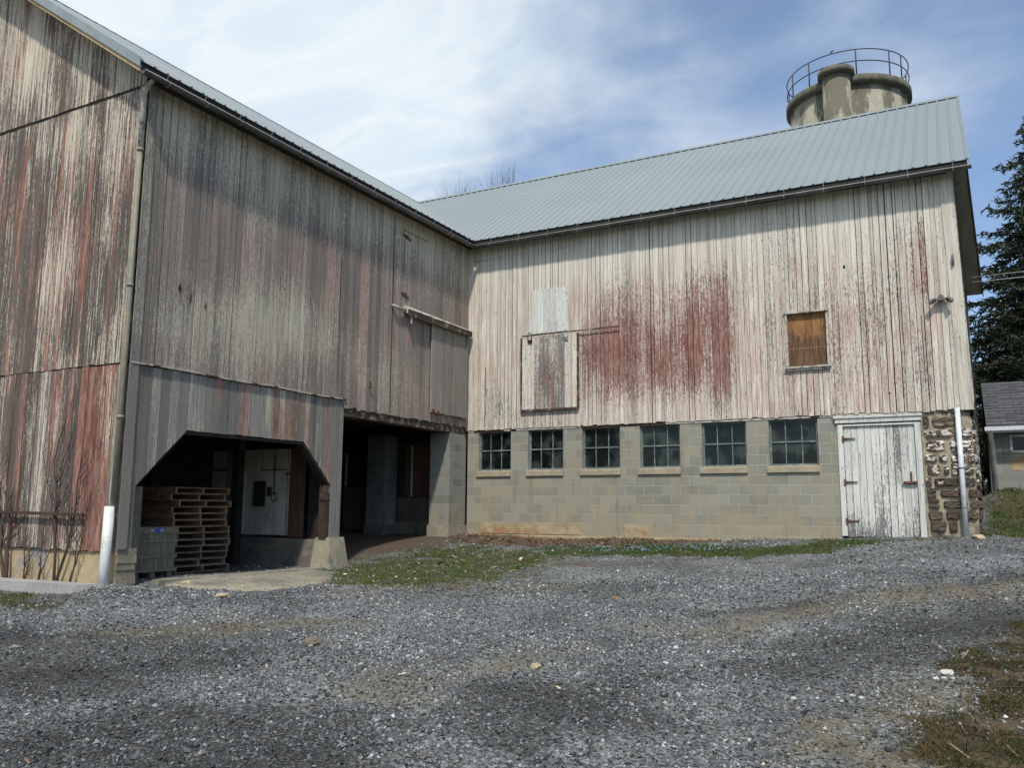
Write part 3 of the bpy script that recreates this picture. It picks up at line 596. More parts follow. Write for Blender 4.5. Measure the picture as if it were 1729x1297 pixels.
def cov_gable(s, z, r):
    n = nz(s*2.2, z*.5, 1.0, 32); n2 = nz(s, z, .8, 35)
    if z > 7.98: return (cl(.54+.26*n+.1*n2-.08*cl((9.4-z)/1.2)*(s > 1.5)), cl(.42+.3*n2), .5, cl(.25+.3*r))
    if z > 3.69:
        w = .47+.22*n+.14*n2+.08*cl((z-6.3))-(.10 if s > 2.2 else 0)-.10*gs(s, z, 1.5, 5.5, 1.5, 1.5)
        return (cl(w), cl(.34+.3*n2+(.28 if r > .86 else 0)+.12*gs(s, z, 1.4, 5.6, .8, 1.2)), cl(.5+.5*n2), cl(.10+.35*r))
    w = .36+.24*n+.1*n2+.10*cl((1.5-z)/.6); rd = .28+.4*n2+.18*(r > .6); gy = .05+.3*r
    if .30 < s < .95: w -= .02; rd = .68; gy = .3
    if s < .26: w = .45; rd = 0; gy = .95
    if 1.75 < s < 2.05: w = .46; rd = 0; gy = .85
    if 1.1 < s < 1.75: w -= .04
    return (cl(w), cl(rd), cl(.45+.4*(r > .6)), cl(gy))

barn = thing('barn', 'large weathered L-shaped barn with peeling red and white boards and grey metal roof', 'barn', (0,0,0))

# roof geometry
XO, ZE = .32, 8.13; A = 5.37; ZR = 11.97; SL = (ZR-ZE)/(A+XO)
def zroof_w(x): return ZE+(XO-x)*SL if x > -A else ZR-(-A-x)*SL
# ---- main barn front siding
mb = MB(); zt = lambda s: 8.20
boards(mb, FM, 0.0, 10.70, .108, 3.475, zt, cov_main, d=.03, holes=[(7.62, 8.40, 4.48, 5.58)], breaks=(10.45,), jag=.012, gap=.009, dj=.004, wj=.3)
fbox(mb, FM, 0, 7.60, -.05, -.012, 3.5, 8.3, 1); fbox(mb, FM, 8.42, 10.66, -.05, -.012, 3.5, 8.3, 1)  # dark backing added behind the boards to stop light leaking through gaps
fbox(mb, FM, 7.60, 8.42, -.05, -.012, 3.5, 4.46, 1); fbox(mb, FM, 7.60, 8.42, -.05, -.012, 5.60, 8.3, 1)
mb.build('siding', [M['siding'], M['dark_wood']], barn, label='cream and pink peeling board siding of the sunlit long side')
mb = MB()   # patch of paler boards above the sliding door
boards(mb, FM, 1.80, 2.74, .155, 5.70, 6.76, lambda s,z,r: (.70,.2,.0,.9), d=.046, th=.014, gap=.004, jag=.008)
mb.build('siding_patch', [M['door_white']], barn, label='pale repaired boards above the sliding door')
# corner post of the main barn
mb = MB(); FM.lean = .022; boards(mb, FM, 10.66, 10.875, .2, 3.47, 8.2, lambda s,z,r: (.92 if z > 5 else .74,.25,.15,.6), d=.055, th=.02, gap=.001)
boards(mb, FM, 10.60, 10.87, .4, 3.48, 8.2, lambda s,z,r: (.7,.4,.4,.5), d=.034, th=.06, gap=.001); FM.lean = 0
mb.build('corner_board', [M['siding']], barn)
# ---- wing long wall, upper boards
mb = MB()
zb = lambda s: 3.69 if s > 4.66 else 3.545+.03*nz(s*2, 0, 1, 3)
boards(mb, FW, 0.0, 9.5, .135, zb, 8.26, cov_wing, d=.035, breaks=(4.66, 9.36, 9.24), jag=.016, gap=.009, dj=.004)
fbox(mb, FW, 0, 9.5, -.05, -.012, 3.6, 8.3, 1)  # added backing again, keeps light from coming through the wing boards
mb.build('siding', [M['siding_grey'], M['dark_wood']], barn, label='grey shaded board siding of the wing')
# skirt boards round the cut-corner opening
def zo(s):
    P_ = [(4.64,1.05),(4.95,1.05),(4.951,2.03),(5.74,2.80),(8.40,2.78),(9.259,1.90),(9.26,.98),(9.5,.98)]
    for (a, za), (b, zb_) in zip(P_[:-1], P_[1:]):
        if a <= s <= b: return za+(zb_-za)*(s-a)/(b-a)
    return 1.0
mb = MB()
boards(mb, FW, 4.952, 9.258, .165, zo, 3.675, cov_skirt, d=.015, breaks=(5.74, 8.40), jag=.006, gap=.009, seg=.2)
boards(mb, FW, 4.64, 4.95, .15, 1.05, 3.675, lambda s,z,r: (.30,.0,.5,.8), d=.018, jag=.004, gap=.008)
boards(mb, FW, 9.26, 9.5, .12, .99, 3.675, lambda s,z,r: (.33 if s < 9.4 else .15,.0,.4,.55), d=.018, jag=.01, gap=.008)
def back(mb, a, b, z0a, z0b): mb.hexa([FW.p(s,d,z) for (s,d,z) in ((a,-.05,z0a),(b,-.05,z0b),(b,-.012,z0b),(a,-.012,z0a),(a,-.05,3.6),(b,-.05,3.6),(b,-.012,3.6),(a,-.012,3.6))], 1)  # added dark backing for the skirt boards, blocks light at the gaps
back(mb, 4.66, 4.94, 1.1, 1.1); back(mb, 4.94, 5.74, 2.06, 2.82); back(mb, 5.74, 8.4, 2.82, 2.80); back(mb, 8.4, 9.26, 2.80, 1.93); back(mb, 9.26, 9.48, 1.0, 1.0)
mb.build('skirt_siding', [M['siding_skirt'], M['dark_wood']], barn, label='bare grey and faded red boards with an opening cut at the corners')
mb = MB()  # trim along the cut edges of the opening
for a, za, b, zb_ in ((4.93,1.98,5.74,2.775),(5.74,2.775,8.40,2.755),(8.40,2.755,9.27,1.88)):
    mb.hexa([FW.p(s,d,z) for z_ in (0,1) for (s,d,z) in ((a,-.16,za-.03+z_*.045),(b,-.16,zb_-.03+z_*.045),(b,-.005,zb_-.03+z_*.045),(a,-.005,za-.03+z_*.045))], 0)
mb.build('opening_trim', [M['dark_wood']], barn)
mb = MB(); pts_ = [FW.p(s, .050+.003*math.sin(s*5), 3.688+.008*math.sin(s*3.1)) for s in np.linspace(4.62, 9.5, 40)]
for a, b in zip(pts_[:-1], pts_[1:]): mb.bar(a, b, (1,0,0), (0,0,1), .03, .02, random.choice((0,0,0,1)))
mb.build('flashing', [M['trim_white'], M['rust']], barn)
# boarded gable wall
mb = MB(); cg = cov_gable
boards(mb, FG, .0, 10.7, .15, lambda s: .965 if s < 3 else .95, 3.69, cg, d=.02, breaks=(.13,.27,5.37), jag=.014, gap=.008, seg=.25, dj=.005)
boards(mb, FG, .0, 10.7, .125, 3.70, 7.99, cg, d=.030, breaks=(5.37,), jag=.006, gap=.007)
boards(mb, FG, .0, 10.7, .125, 8.02, lambda s: zroof_w(-s)-.10, cg, d=.050, breaks=(5.37,), jag=.006, gap=.007)
fbox(mb, FG, 0, 10.7, -.05, -.012, .96, 8.28, 1)  # backing added against light leaks between the gable boards
mb.hexa([FG.p(s,d,z) for d in (-.05,-.012) for (s,z) in ((0,8.28),(10.7,8.28),(5.37,11.8),(5.36,11.8))], 1)
mb.build('siding', [M['siding_gable'], M['dark_wood']], barn, label='streaky dark red and white boards of the gable end')
mb = MB(); fbox(mb, FG, 0, 10.7, .0, .036, 7.985, 8.025, 0); fbox(mb, FG, 0, 10.7, .0, .018, 3.675, 3.705, 0)
mb.each('joint_strip', [M['dark_wood']], barn)
mb = MB(); boards(mb, FG, .0, .13, .13, .97, 8.0, lambda s,z,r: (.55 if z > 4 else .3,.05,.3,.8), d=.05, th=.02, gap=.001)
boards(mb, FW, 9.36, 9.52, .16, 1.0, 8.2, lambda s,z,r: (.45 if z > 4 else .25,.05,.3,.6), d=.055, th=.018, gap=.001)
mb.build('corner_board', [M['siding_grey']], barn)
mb = MB(); mb.bar(FG.p(-.0+.63, .10, 1.455), FG.p(4.4, .10, 1.50), (0,1,0), (0,0,1), .04, .045)
for s in (.8, 2.6, 4.0): mb.bar(FG.p(s, .02, 1.47), FG.p(s, .10, 1.47), (1,0,0), (0,0,1), .04, .03)
mb.build('iron_rail', [M['rust_dark']], barn)
mb = MB(); fbox(mb, FG, 0.02, 10.7, -.25, -.02, -.3, .955); fbox(mb, FG, .0, .30, -.02, .01, -.2, .965)
mb.build('foundation', [M['stucco']], barn, label='tan plastered base under the gable')
mb = MB()  # rubble pier under the wing corner
n = 9
for i in range(7):
    z0 = .30+i*.1; w = .012*((i*7) % 3)
    mb.box(-.18, .03+w, -9.50+.008*(i%2), -9.17-.01*((i*5)%3), z0, z0+.1, 0)
mb.build('foundation_pier', [M['rubble']], barn)
# battered concrete pier between the two openings
mb = MB(); mb.hexa([(-.28,-5.16,.25),(.22,-5.14,.25),(.20,-4.50,.25),(-.28,-4.50,.25),(-.26,-5.02,1.04),(.07,-5.00,1.05),(.07,-4.58,1.05),(-.26,-4.58,1.04)])
mb.build('foundation_pier', [M['concrete']], barn, label='battered concrete pier between the openings')
# beam over the passage
mb = MB(); N_ = 14
for i in range(N_):
    s0, s1 = 4.64*i/N_, 4.64*(i+1)/N_; za = 3.385+.015*nz(s0*2,1,1,5); zb_ = 3.385+.015*nz(s1*2,1,1,5); da = .005+.02*nz(s0*3,2,1,7); db = .005+.02*nz(s1*3,2,1,7)
    mb.hexa([FW.p(s0,-.28,za),FW.p(s1,-.28,zb_),FW.p(s1,db,zb_),FW.p(s0,da,za),FW.p(s0,-.28,3.60),FW.p(s1,-.28,3.60),FW.p(s1,db,3.60),FW.p(s0,da,3.60)])
mb.build('beam', [M['beam']], barn)
# ---- concrete block wall of the main barn
WIN = [(.35,1.23),(1.69,2.59),(3.06,3.97),(4.43,5.33),(5.80,6.73),(7.18,8.13)]; ZW0, ZW1 = 2.50, 3.43
mb = MB(); xs_ = [.04]+[v for w in WIN for v in w]+[8.50]
fbox(mb, FM, .04, 8.50, -.24, 0, .2, 2.36)
for i in range(0, len(xs_), 2): fbox(mb, FM, xs_[i], xs_[i+1], -.24, 0, 2.36, 3.44)
mb.build('block_wall', [M['cmu']], barn)
mb = MB()
for z0, z1, x0, x1, d in ((1.035,1.275,.45,3.02,.012),(.97,1.27,4.05,4.60,.012)): fbox(mb, FM, x0, x1, -.01, d, z0, z1)
mb.each('plaster_patch', [M['patch']], barn)
mb = MB()
for i in range(20):
    s0, s1 = .04+8.46*i/20, .04+8.46*(i+1)/20; f = lambda s: 1.02+.0*s-.03*abs(nz(s*1.3,0,1,4)); 
    mb.hexa([FM.p(s,d,z) for (s,d,z) in ((s0,-.02,.4),(s1,-.02,.4),(s1,.05,.4),(s0,.05,.4),(s0,-.02,f(s0)),(s1,-.02,f(s1)),(s1,.025,f(s1)-.015),(s0,.025,f(s0)-.015))])
mb.build('footing', [M['patch']], barn)
mb = MB(); fbox(mb, FW, .02, .74, -.55, 0, 1.22, 3.385); mb.build('block_pier', [M['cmu_side']], barn)
mb = MB(); fbox(mb, FW, -.02, .78, -.58, .02, .5, 1.219); mb.build('pier_base', [M['concrete']], barn)
# trim under the siding
mb = MB()
for i in range(60):
    s0, s1 = .05+9.95*i/60, .05+9.95*(i+1)/60
    ru = 1 if (.2 < s0 < 1.3 or 2.9 < s0 < 4.9) and nz(s0*5,0,1,3) > -.25 or (7.9 < s0 < 8.1) else 0
    fbox(mb, FM, s0, s1, -.03, .012-.006*ru, 3.43-.012*ru, 3.478, ru)
mb.build('trim', [M['trim_white'], M['rust_dark']], barn)
# windows
miss = {}
for k, (a, b) in enumerate(WIN):
    fr = MB(); D0, D1 = -.115, -.075
    fbox(fr, FM, a+.003, a+.04, D0, D1+.01, ZW0, ZW1); fbox(fr, FM, b-.04, b-.003, D0, D1+.01, ZW0, ZW1)
    fbox(fr, FM, a+.04, b-.04, D0, D1+.01, ZW1-.035, ZW1-.003); fbox(fr, FM, a+.04, b-.04, D0, D1+.01, ZW0, ZW0+.035)
    zm = (ZW0+ZW1)/2+.01; fbox(fr, FM, a+.04, b-.04, D0, D1+.006, zm-.014, zm+.014)
    for j in (1, 2):
        xm = a+(b-a)*j/3; fbox(fr, FM, xm-.009, xm+.009, D0+.003, D1, ZW0+.035, zm-.014); fbox(fr, FM, xm-.009, xm+.009, D0+.003, D1, zm+.014, ZW1-.035)
    w = fr.build('window', [M['sash']], barn)
    pn = MB(); q = 0
    for r_ in (1, 0):
        for c_ in range(3):
            if q not in miss.get(k, []):
                x0 = a+.04+(b-a-.08)*c_/3; x1 = a+.04+(b-a-.08)*(c_+1)/3; z0, z1 = ((ZW0+.03, zm), (zm, ZW1-.03))[r_]
                e = [random.uniform(-.002,.002) for _ in range(4)]
                pn.hexa([FM.p(x0,-.103+e[0],z0),FM.p(x1,-.103+e[1],z0),FM.p(x1,-.099+e[1],z0),FM.p(x0,-.099+e[0],z0),FM.p(x0,-.103+e[2],z1),FM.p(x1,-.103+e[3],z1),FM.p(x1,-.099+e[3],z1),FM.p(x0,-.099+e[2],z1)])
            q += 1
    pn.build('pane', [M['glass']], w)
    sl = MB(); sl.hexa([FM.p(s,d,z) for (s,d,z) in ((a-.045,-.07,2.365),(b+.01,-.07,2.365),(b+.01,.045,2.36),(a-.045,.045,2.36),(a-.045,-.07,2.50),(b+.01,-.07,2.50),(b+.01,.045,2.47),(a-.045,.045,2.47))])
    sl.build('sill', [M['sill']], w)
# boarded window
mb = MB()
fbox(mb, FM, 7.60, 7.635, -.05, .055, 4.50, 5.60); fbox(mb, FM, 8.385, 8.42, -.05, .055, 4.50, 5.60)
fbox(mb, FM, 7.57, 8.44, -.05, .075, 5.575, 5.61)
w = mb.build('window', [M['trim_white']], barn, label='window opening closed with orange plywood')
mb = MB(); fbox(mb, FM, 7.636, 8.384, -.045, -.02, 4.50, 5.574); mb.build('plywood_panel', [M['ply']], w)
mb = MB(); fbox(mb, FM, 7.57, 8.45, -.045, .11, 4.44, 4.475); fbox(mb, FM, 7.60, 8.42, .03, .075, 4.39, 4.44); mb.build('sill', [M['trim_white']], w)
# white plank door
cw = lambda s,z,r: (cl(.76-.42*cl(1.8-z)-.16*gs(s,z,9.72,2.9,.3,.6)+.25*nz(s*3,z*.7,1,40)-.12*(r > .7)), .25, .05, .75)
dr = MB(); boards(dr, FM, 8.60, 9.86, .125, 1.115, 3.22, cw, d=-.015, th=.03, gap=.006, jag=.008, dj=.003)
door = dr.build('door', [M['door_white']], barn, label='white peeling plank door with rusty hinges')
mb = MB()
for a, b in ((8.50,8.595),(9.865,9.97)): boards(mb, FM, a, b, .1, 1.10, 3.27, lambda s,z,r: (.76,.1,.0,.8), d=.03, th=.06, gap=0)
boards(mb, FM, 8.46, 9.99, 1.6, 3.275, 3.415, lambda s,z,r: (.80,.1,.0,.8), d=.045, th=.06, gap=0)
boards(mb, FM, 8.44, 10.01, 1.6, 3.385, 3.43, lambda s,z,r: (.80,.1,.0,.8), d=.07, th=.05, gap=0)
boards(mb, FM, 8.596, 9.864, 1.3, 3.222, 3.274, lambda s,z,r: (.80,.1,.0,.8), d=.02, th=.04, gap=0)
mb.build('door_frame', [M['door_white']], door)
for zh in (3.0, 2.16, 1.42):
    mb = MB(); fbox(mb, FM, 8.575, 8.61, .0, .04, zh-.08, zh+.05)
    mb.hexa([FM.p(s,d,z) for (s,d,z) in ((8.61,-.005,zh-.02),(8.82,-.005,zh-.006),(8.82,.010,zh-.006),(8.61,.010,zh-.02),(8.61,-.005,zh+.014),(8.82,-.005,zh+.006),(8.82,.010,zh+.006),(8.61,.010,zh+.014))])
    mb.build('hinge', [M['rust']], door)
mb = MB(); fbox(mb, FM, 9.62, 9.88, -.005, .03, 2.11, 2.16); fbox(mb, FM, 9.75, 9.775, -.005, .02, 2.17, 2.34); fbox(mb, FM, 9.66, 9.84, .03, .05, 2.12, 2.15); mb.build('latch', [M['rust']], door)
# stone part of the wall
mb = MB(); mb.hexa([FM.p(s,d,z) for z in (.6, 3.47) for (s,d) in ((9.975,-.4),(10.80,-.4),(10.80,-.02),(9.975,-.02))])
fbox(mb, FE, .02, 10.7, -.3, -.02, .6, 3.3)
mb.build('stone_wall', [M['mortar']], barn, label='rough brown fieldstone with old whitewash')
mb = MB(); z = .95
def rock(mb, fr, s0, s1, z0, z1, d, mi=0):
    r = random.random(); vs = []; fs = []; nu, nv = 9, 8
    for i in range(nu):
        for j in range(nv):
            u, v = i/(nu-1)*2-1, j/(nv-1)*2-1
            uu = u*(1-.06*v*v)+random.uniform(-.04,.04); vv = v*(1-.08*u*u)+random.uniform(-.07,.07)
            e = max(abs(u), abs(v)); h = d*(1-.6*e**8)+random.uniform(-.010,.010) if e < .99 else -.03
            vs.append(fr.p((s0+s1)/2+uu*(s1-s0)/2, h-.012, (z0+z1)/2+vv*(z1-z0)/2))
    for i in range(nu-1):
        for j in range(nv-1): q = i*nv+j; fs.append((q, q+nv, q+nv+1, q+1))
    mb.add(vs, fs, mi, (0,0,r), None, False)
while z < 3.40:
    h = random.uniform(.12, .27); s = 9.98+random.uniform(0,.02)
    while s < 10.80:
        w = random.choice((.14,.2,.28,.36,.5))*random.uniform(.85,1.15); 
        if s+w > 10.72: w = 10.84-s
        hh = random.choice((0,0,.5)) if w < .3 else 0
        if hh: rock(mb, FM, s+.008, s+w-.008, z+.006, z+h*hh-.008, random.uniform(.02,.05)); rock(mb, FM, s+.008, s+w-.008, z+h*hh+.006, z+h-.006, random.uniform(.02,.05))
        elif random.random() > .10: rock(mb, FM, s+random.uniform(.002,.03), s+w-random.uniform(.002,.03), z+random.uniform(0,.025), z+h-random.uniform(.0,.045), random.uniform(.02,.05))
        s += w
    s = .02
    while s < 10.5:
        w = random.uniform(.25, .6); rock(mb, FE, s+.01, s+w-.01, z, z+h-.02, random.uniform(.02,.05)); s += w
    z += h
mb.build('fieldstones', [M['stone']], barn)
# end wall above: shingle cladding up to the gable
mb = MB(); L = 10.74
E_ = lambda s, d, z: FE.p(s, d, z)
FE.lean = .022; mb.add([E_(0,.015,3.3),E_(L,.015,3.3),E_(L,.015,8.22),E_(A,.015,11.86),E_(0,.015,8.22)], [(0,1,2,3,4)], 0)
mb.add([E_(0,-.05,3.3),E_(L,-.05,3.3),E_(L,-.05,8.22),E_(A,-.05,11.86),E_(0,-.05,8.22)], [(4,3,2,1,0)], 0)
for k in range(21):     # shingle courses stand proud
    z0 = 3.22+k*.24; fbox(mb, FE, .02, L, .016, .028+.01*(k%2), z0, z0+.03)
mb.build('end_cladding', [M['sideshingle']], barn)
mb = MB(); fbox(mb, FE, -.035, .09, -.0, .05, 3.6, 8.15); mb.build('corner_board', [M['trim_white']], barn)
# other outer walls and the floor above the openings
mb = MB(); mb.box(-10.74, -10.70, -9.45, 11, 0, 8.2); mb.box(-10.70, 11.0, 10.70, 10.74, .6, 8.2); mb.each('rear_wall', [M['redboard']], barn)
mb = MB(); mb.box(-10.6, -.06, -9.4, -.06, 3.62, 3.70); mb.box(.0, 10.7, .06, 10.6, 3.62, 3.70)
for i in range(13):
    y = -9.2+i*.36*1.0
    if y < -4.9: mb.box(-6, -.30, y, y+.08, 3.42, 3.62)
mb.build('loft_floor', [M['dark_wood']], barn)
mb = MB(); mb.box(-.28, -.10, -9.2, -4.66, 2.83, 3.05); mb.build('beam', [M['dark_wood']], barn)
# ---- interior seen through the openings
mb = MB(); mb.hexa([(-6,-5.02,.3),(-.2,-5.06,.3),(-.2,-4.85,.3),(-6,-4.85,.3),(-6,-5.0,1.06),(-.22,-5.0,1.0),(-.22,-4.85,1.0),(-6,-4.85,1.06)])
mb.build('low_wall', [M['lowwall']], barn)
mb = MB(); mb.box(-3.16,-.84,-4.93,-4.90,1.06,2.75)
for x in (-2.72,-1.78,-1.10,-1.02,-.95): mb.box(x-.005,x+.005,-4.935,-4.93,1.06,2.75, 1)
mb.box(-1.85,-1.12,-4.937,-4.93,2.33,2.345,1)
p_ = mb.build('partition', [M['whitewash'], M['dark_wood']], barn)
mb = MB(); mb.box(-2.66,-2.22,-4.965,-4.935,1.08,2.33); mb.build('door', [M['whitewash']], p_)
mb = MB(); mb.box(-1.84,-1.14,-4.97,-4.94,1.07,2.32); dd = mb.build('door', [M['whitewash']], p_)
mb = MB(); mb.box(-1.93,-1.62,-4.99,-4.95,1.62,2.12); mb.build('door_window', [M['black']], p_)
mb = MB(); mb.tube([(-1.40,-4.98,2.65),(-1.39,-4.98,2.2),(-1.38,-4.985,1.85)], .012, 5); mb.box(-1.56,-1.46,-5.0,-4.95,1.82,2.0)
mb.tube([(-1.38+.07*math.cos(t), -4.98, 1.80+.09*math.sin(t)) for t in np.linspace(0, 6.28, 12)], .009, 4)
mb.box(-3.1,-2.72,-4.96,-4.935,2.34,2.375); mb.box(-1.2,-.9,-4.96,-4.935,2.24,2.27); mb.each('electric_wiring', [M['iron']], p_)
mb = MB(); mb.box(-1.62,-1.30,-5.0,-4.965,1.49,1.51); mb.box(-1.45,-1.43,-5.01,-4.965,1.43,1.52); mb.build('handle', [M['pale_line']], p_)
mb = MB(); mb.box(-2.32,-2.16,-5.2,-5.04,.5,3.05); mb.build('post', [M['dark_wood']], barn)
mb = MB(); mb.box(-.86,-.68,-5.0,-4.88,1.03,2.95); mb.box(-1.0,-.88,-4.97,-4.90,1.03,2.8); mb.each('post', [M['post_brown']], barn)
mb = MB(); mb.box(-.20,-.06,-5.02,-4.90,1.05,2.62,1); mb.box(-.16,.004,-5.06,-4.955,1.05,1.72,2); mb.box(-.15,.01,-5.07,-4.955,1.74,2.02,3)
mb.each('post', [M['dark_wood'], M['post_brown'], M['rust_dark'], M['beam']], barn)
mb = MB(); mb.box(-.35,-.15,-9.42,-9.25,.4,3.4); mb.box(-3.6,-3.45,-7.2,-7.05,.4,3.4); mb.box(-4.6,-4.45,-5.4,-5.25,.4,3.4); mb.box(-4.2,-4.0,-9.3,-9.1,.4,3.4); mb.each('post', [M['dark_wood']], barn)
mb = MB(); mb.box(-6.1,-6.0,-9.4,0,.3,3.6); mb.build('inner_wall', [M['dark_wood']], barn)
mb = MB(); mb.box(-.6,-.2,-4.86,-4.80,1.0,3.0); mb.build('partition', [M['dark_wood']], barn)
# passage
mb = MB(); mb.box(-2.52,-1.97,-.6,-.1,1.19,3.4); mb.build('block_pier', [M['cmu_pier']], barn)
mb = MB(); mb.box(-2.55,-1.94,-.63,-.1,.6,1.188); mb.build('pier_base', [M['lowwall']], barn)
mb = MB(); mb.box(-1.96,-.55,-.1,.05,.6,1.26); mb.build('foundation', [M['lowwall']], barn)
mb = MB(); mb.box(-1.95,-.53,-.08,-.05,1.262,1.86); mb.build('partition', [M['mauveboard']], barn)
mb = MB(); mb.box(-1.5,-.62,-.06,-.03,1.9,3.15); mb.build('door', [M['redboard']], barn)
mb = MB(); mb.box(-1.74,-1.52,-.09,-.04,1.88,3.2,0); mb.box(-1.53,-1.49,-.12,-.09,1.9,3.15,1); mb.box(-.68,-.56,-.09,-.03,1.27,3.3,0); mb.each('post', [M['post_brown'], M['whitewash']], barn)
mb = MB(); mb.box(-.80,-.68,-.17,-.09,2.12,2.32); mb.tube([(-.74,-.13,2.3),(-.74,-.13,3.2)], .014, 6); mb.build('electric_box', [M['sash']], barn)
mb = MB(); mb.box(-6,-.02,-.02,.04,.5,3.6); mb.build('inner_wall', [M['dark_wood']], barn)
mb = MB(); mb.box(-3.66,-2.62,-.08,-.03,1.05,2.12); mb.build('half_door', [M['mauveboard']], barn)
mb = MB(); mb.box(-3.62,-3.56,-.12,-.08,2.15,3.0); mb.build('post', [M['whitewash']], barn)
# ---- roofs
up = Vector((0,0,1))
def roof(name, poly, ribs, n, extra=None, label=None):
    mb = MB(); nn = Vector(n).normalized(); m = len(poly)
    def slab(t0, t1, mi, pl):
        vs = [Vector(q)+nn*t0 for q in pl]+[Vector(q)+nn*t1 for q in pl]
        mb.add(vs, [tuple(range(m-1,-1,-1)), tuple(range(m, 2*m))]+[(i, (i+1)%m, m+(i+1)%m, m+i) for i in range(m)], mi)
    slab(0, .006, 0, poly); 
    if extra: slab(-.05, -.004, 1, extra)
    for a, b in ribs:
        d = (Vector(b)-Vector(a)).normalized(); sd = d.cross(nn)
        pa, pb = Vector(a)+nn*.006, Vector(b)+nn*.006
        vs = [pa-sd*.032, pa+sd*.032, pa+sd*.012+nn*.022, pa-sd*.012+nn*.022, pb-sd*.032, pb+sd*.032, pb+sd*.012+nn*.022, pb-sd*.012+nn*.022]
        mb.add(vs, [(0,1,2,3),(7,6,5,4),(1,5,6,2),(2,6,7,3),(3,7,4,0)], 0)
    return mb.build(name, [M['metal_roof'], M['soffit']], barn, label=label)
YE = -XO; YR = A; XR0 = 11.07; XR1 = 11.42; YF = 11.06; YGR = -9.92
nw_ = (SL,0,1); nm = (0,-SL,1)
rb = []
y = YGR+.02
while y < YR-.15:
    x0 = XO if y < YE else -y
    if y < YE: rb.append(((x0,y,ZE),(-A,y,ZR)))
    elif -y > -A: rb.append(((-y-.02,y,ZE+(XO+y+.02)*SL),(-A,y,ZR)))
    y += .2286
r_w = roof('roof', [(XO,YGR,ZE),(XO,YE,ZE),(-A,YR,ZR),(-A,YGR,ZR)], rb, nw_, [(XO-.03,YGR+.03,ZE+.02),(XO-.03,YE-.0,ZE+.02),(-A,YR,ZR),(-A,YGR+.03,ZR)], 'roof slope of the wing')
rb = []; x = XR0-.02; first = True
while x > -A+.15:
    if x > XO: rb.append(((x,YE,ZE),(x,YR,ZR)))
    else: rb.append(((x,-x+.02,ZE+(-x+.02-YE)*SL),(x,YR,ZR)))
    x -= .2286
r_m = roof('roof', [(XO,YE,ZE),(XR0,YE,ZE),(XR0,YR,ZR),(-A,YR,ZR)], rb, nm, [(XO,YE+.03,ZE+.02),(XR0-.03,YE+.03,ZE+.02),(XR0-.03,YR,ZR),(-A,YR,ZR)], 'broad grey ribbed metal roof slope of the main barn')
roof('roof', [(XR0,YR,ZR),(XR1,YF,ZE),(-YF,YF,ZE),(-A,YR,ZR)], [], (0,SL,1), [(XR0-.03,YR,ZR),(XR1-.03,YF,ZE+.02),(-YF,YF,ZE+.02),(-A,YR,ZR)])
roof('roof', [(-A,YGR,ZR),(-A,YR,ZR),(-YF,YF,ZE),(-YF,YGR,ZE)], [], (-SL,0,1), [(-A,YGR+.03,ZR),(-A,YR,ZR),(-YF,YF,ZE+.02),(-YF,YGR+.03,ZE+.02)])
def cap(a, b, side1, side2, parent):
    mb = MB(); a = Vector(a); b = Vector(b)
    for sd in (side1, side2):
        sd = Vector(sd); 
        vs = [a+up*.055, b+up*.055, b+sd*.17+up*.05, a+sd*.17+up*.05]
        vs += [v-up*.01 for v in vs]
        mb.add(vs, [(0,1,2,3),(7,6,5,4),(0,3,7,4),(1,5,6,2),(3,2,6,7),(0,4,5,1)], 0)
    mb.build('ridge_cap', [M['metal_roof']], parent)
cap((-A,YGR-.02,ZR),(-A,YR,ZR),(1,0,-SL),(-1,0,-SL), r_w)
cap((-A,YR,ZR),(XR0+.02,YR,ZR),(0,-1,-SL),(0,1,-SL), r_m)
# valley flashing
mb = MB(); a = Vector((XO,YE,ZE)); b = Vector((-A,YR,ZR))
vs = [a+up*.016, b+up*.016, b+Vector((-.16,0,.16*SL))+up*.014, a+Vector((-.16,0,.16*SL))+up*.014, b+Vector((0,.16,.16*SL))+up*.014, a+Vector((0,.16,.16*SL))+up*.014]
mb.add(vs, [(0,1,2,3),(1,0,5,4)], 0); mb.build('valley_flashing', [M['metal_roof']], r_m)
# rakes
mb = MB(); mb.bar((XO+.01,YGR-.012,ZE-.10),(-A,YGR-.012,ZR-.10),(0,1,0),(0,0,1),.02,.155); mb.bar((-A,YGR-.012,ZR-.10),(-YF,YGR-.012,ZE-.10),(0,1,0),(0,0,1),.02,.155)
mb.bar((XR0+.01,YE,ZE-.06),(XR0+.01,YR,ZR-.06),(1,0,0),(0,0,1),.02,.095)
mb.each('rake_trim', [M['rake_trim']], barn)
mb = MB(); mb.bar((XO-.02,YGR+.02,ZE-.155),(-A,YGR+.02,ZR-.155),(0,1,0),(0,0,1),.03,.10); mb.bar((-A,YGR+.02,ZR-.155),(-YF,YGR+.02,ZE-.155),(0,1,0),(0,0,1),.03,.10)
mb.each('fascia', [M['tan_board']], barn)
mb = MB(); mb.bar((XR0+.01,YR,ZR-.10),(XR1+.01,YF,ZE-.10),(1,0,0),(0,0,1),.025,.14)
mb.build('fascia', [M['rust_dark']], barn)
mb = MB(); mb.box(XO-.05,XO-.025,YGR+.03,YE,ZE-.165,ZE+.0); mb.box(XO-.05,XR0-.03,YE+.025,YE+.05,ZE-.165,ZE+.0)  # eaves boards coloured near black for shade, hung low to close a light slit
mb.box(.04, XO-.05, YGR+.45, YE, 8.02, 8.03); mb.box(0, 10.7, YE+.05, -.05, 8.02, 8.03)
mb.build('fascia', [M['dark_wood']], barn, label='eaves boards above the gutters, coloured near black for the shade there')
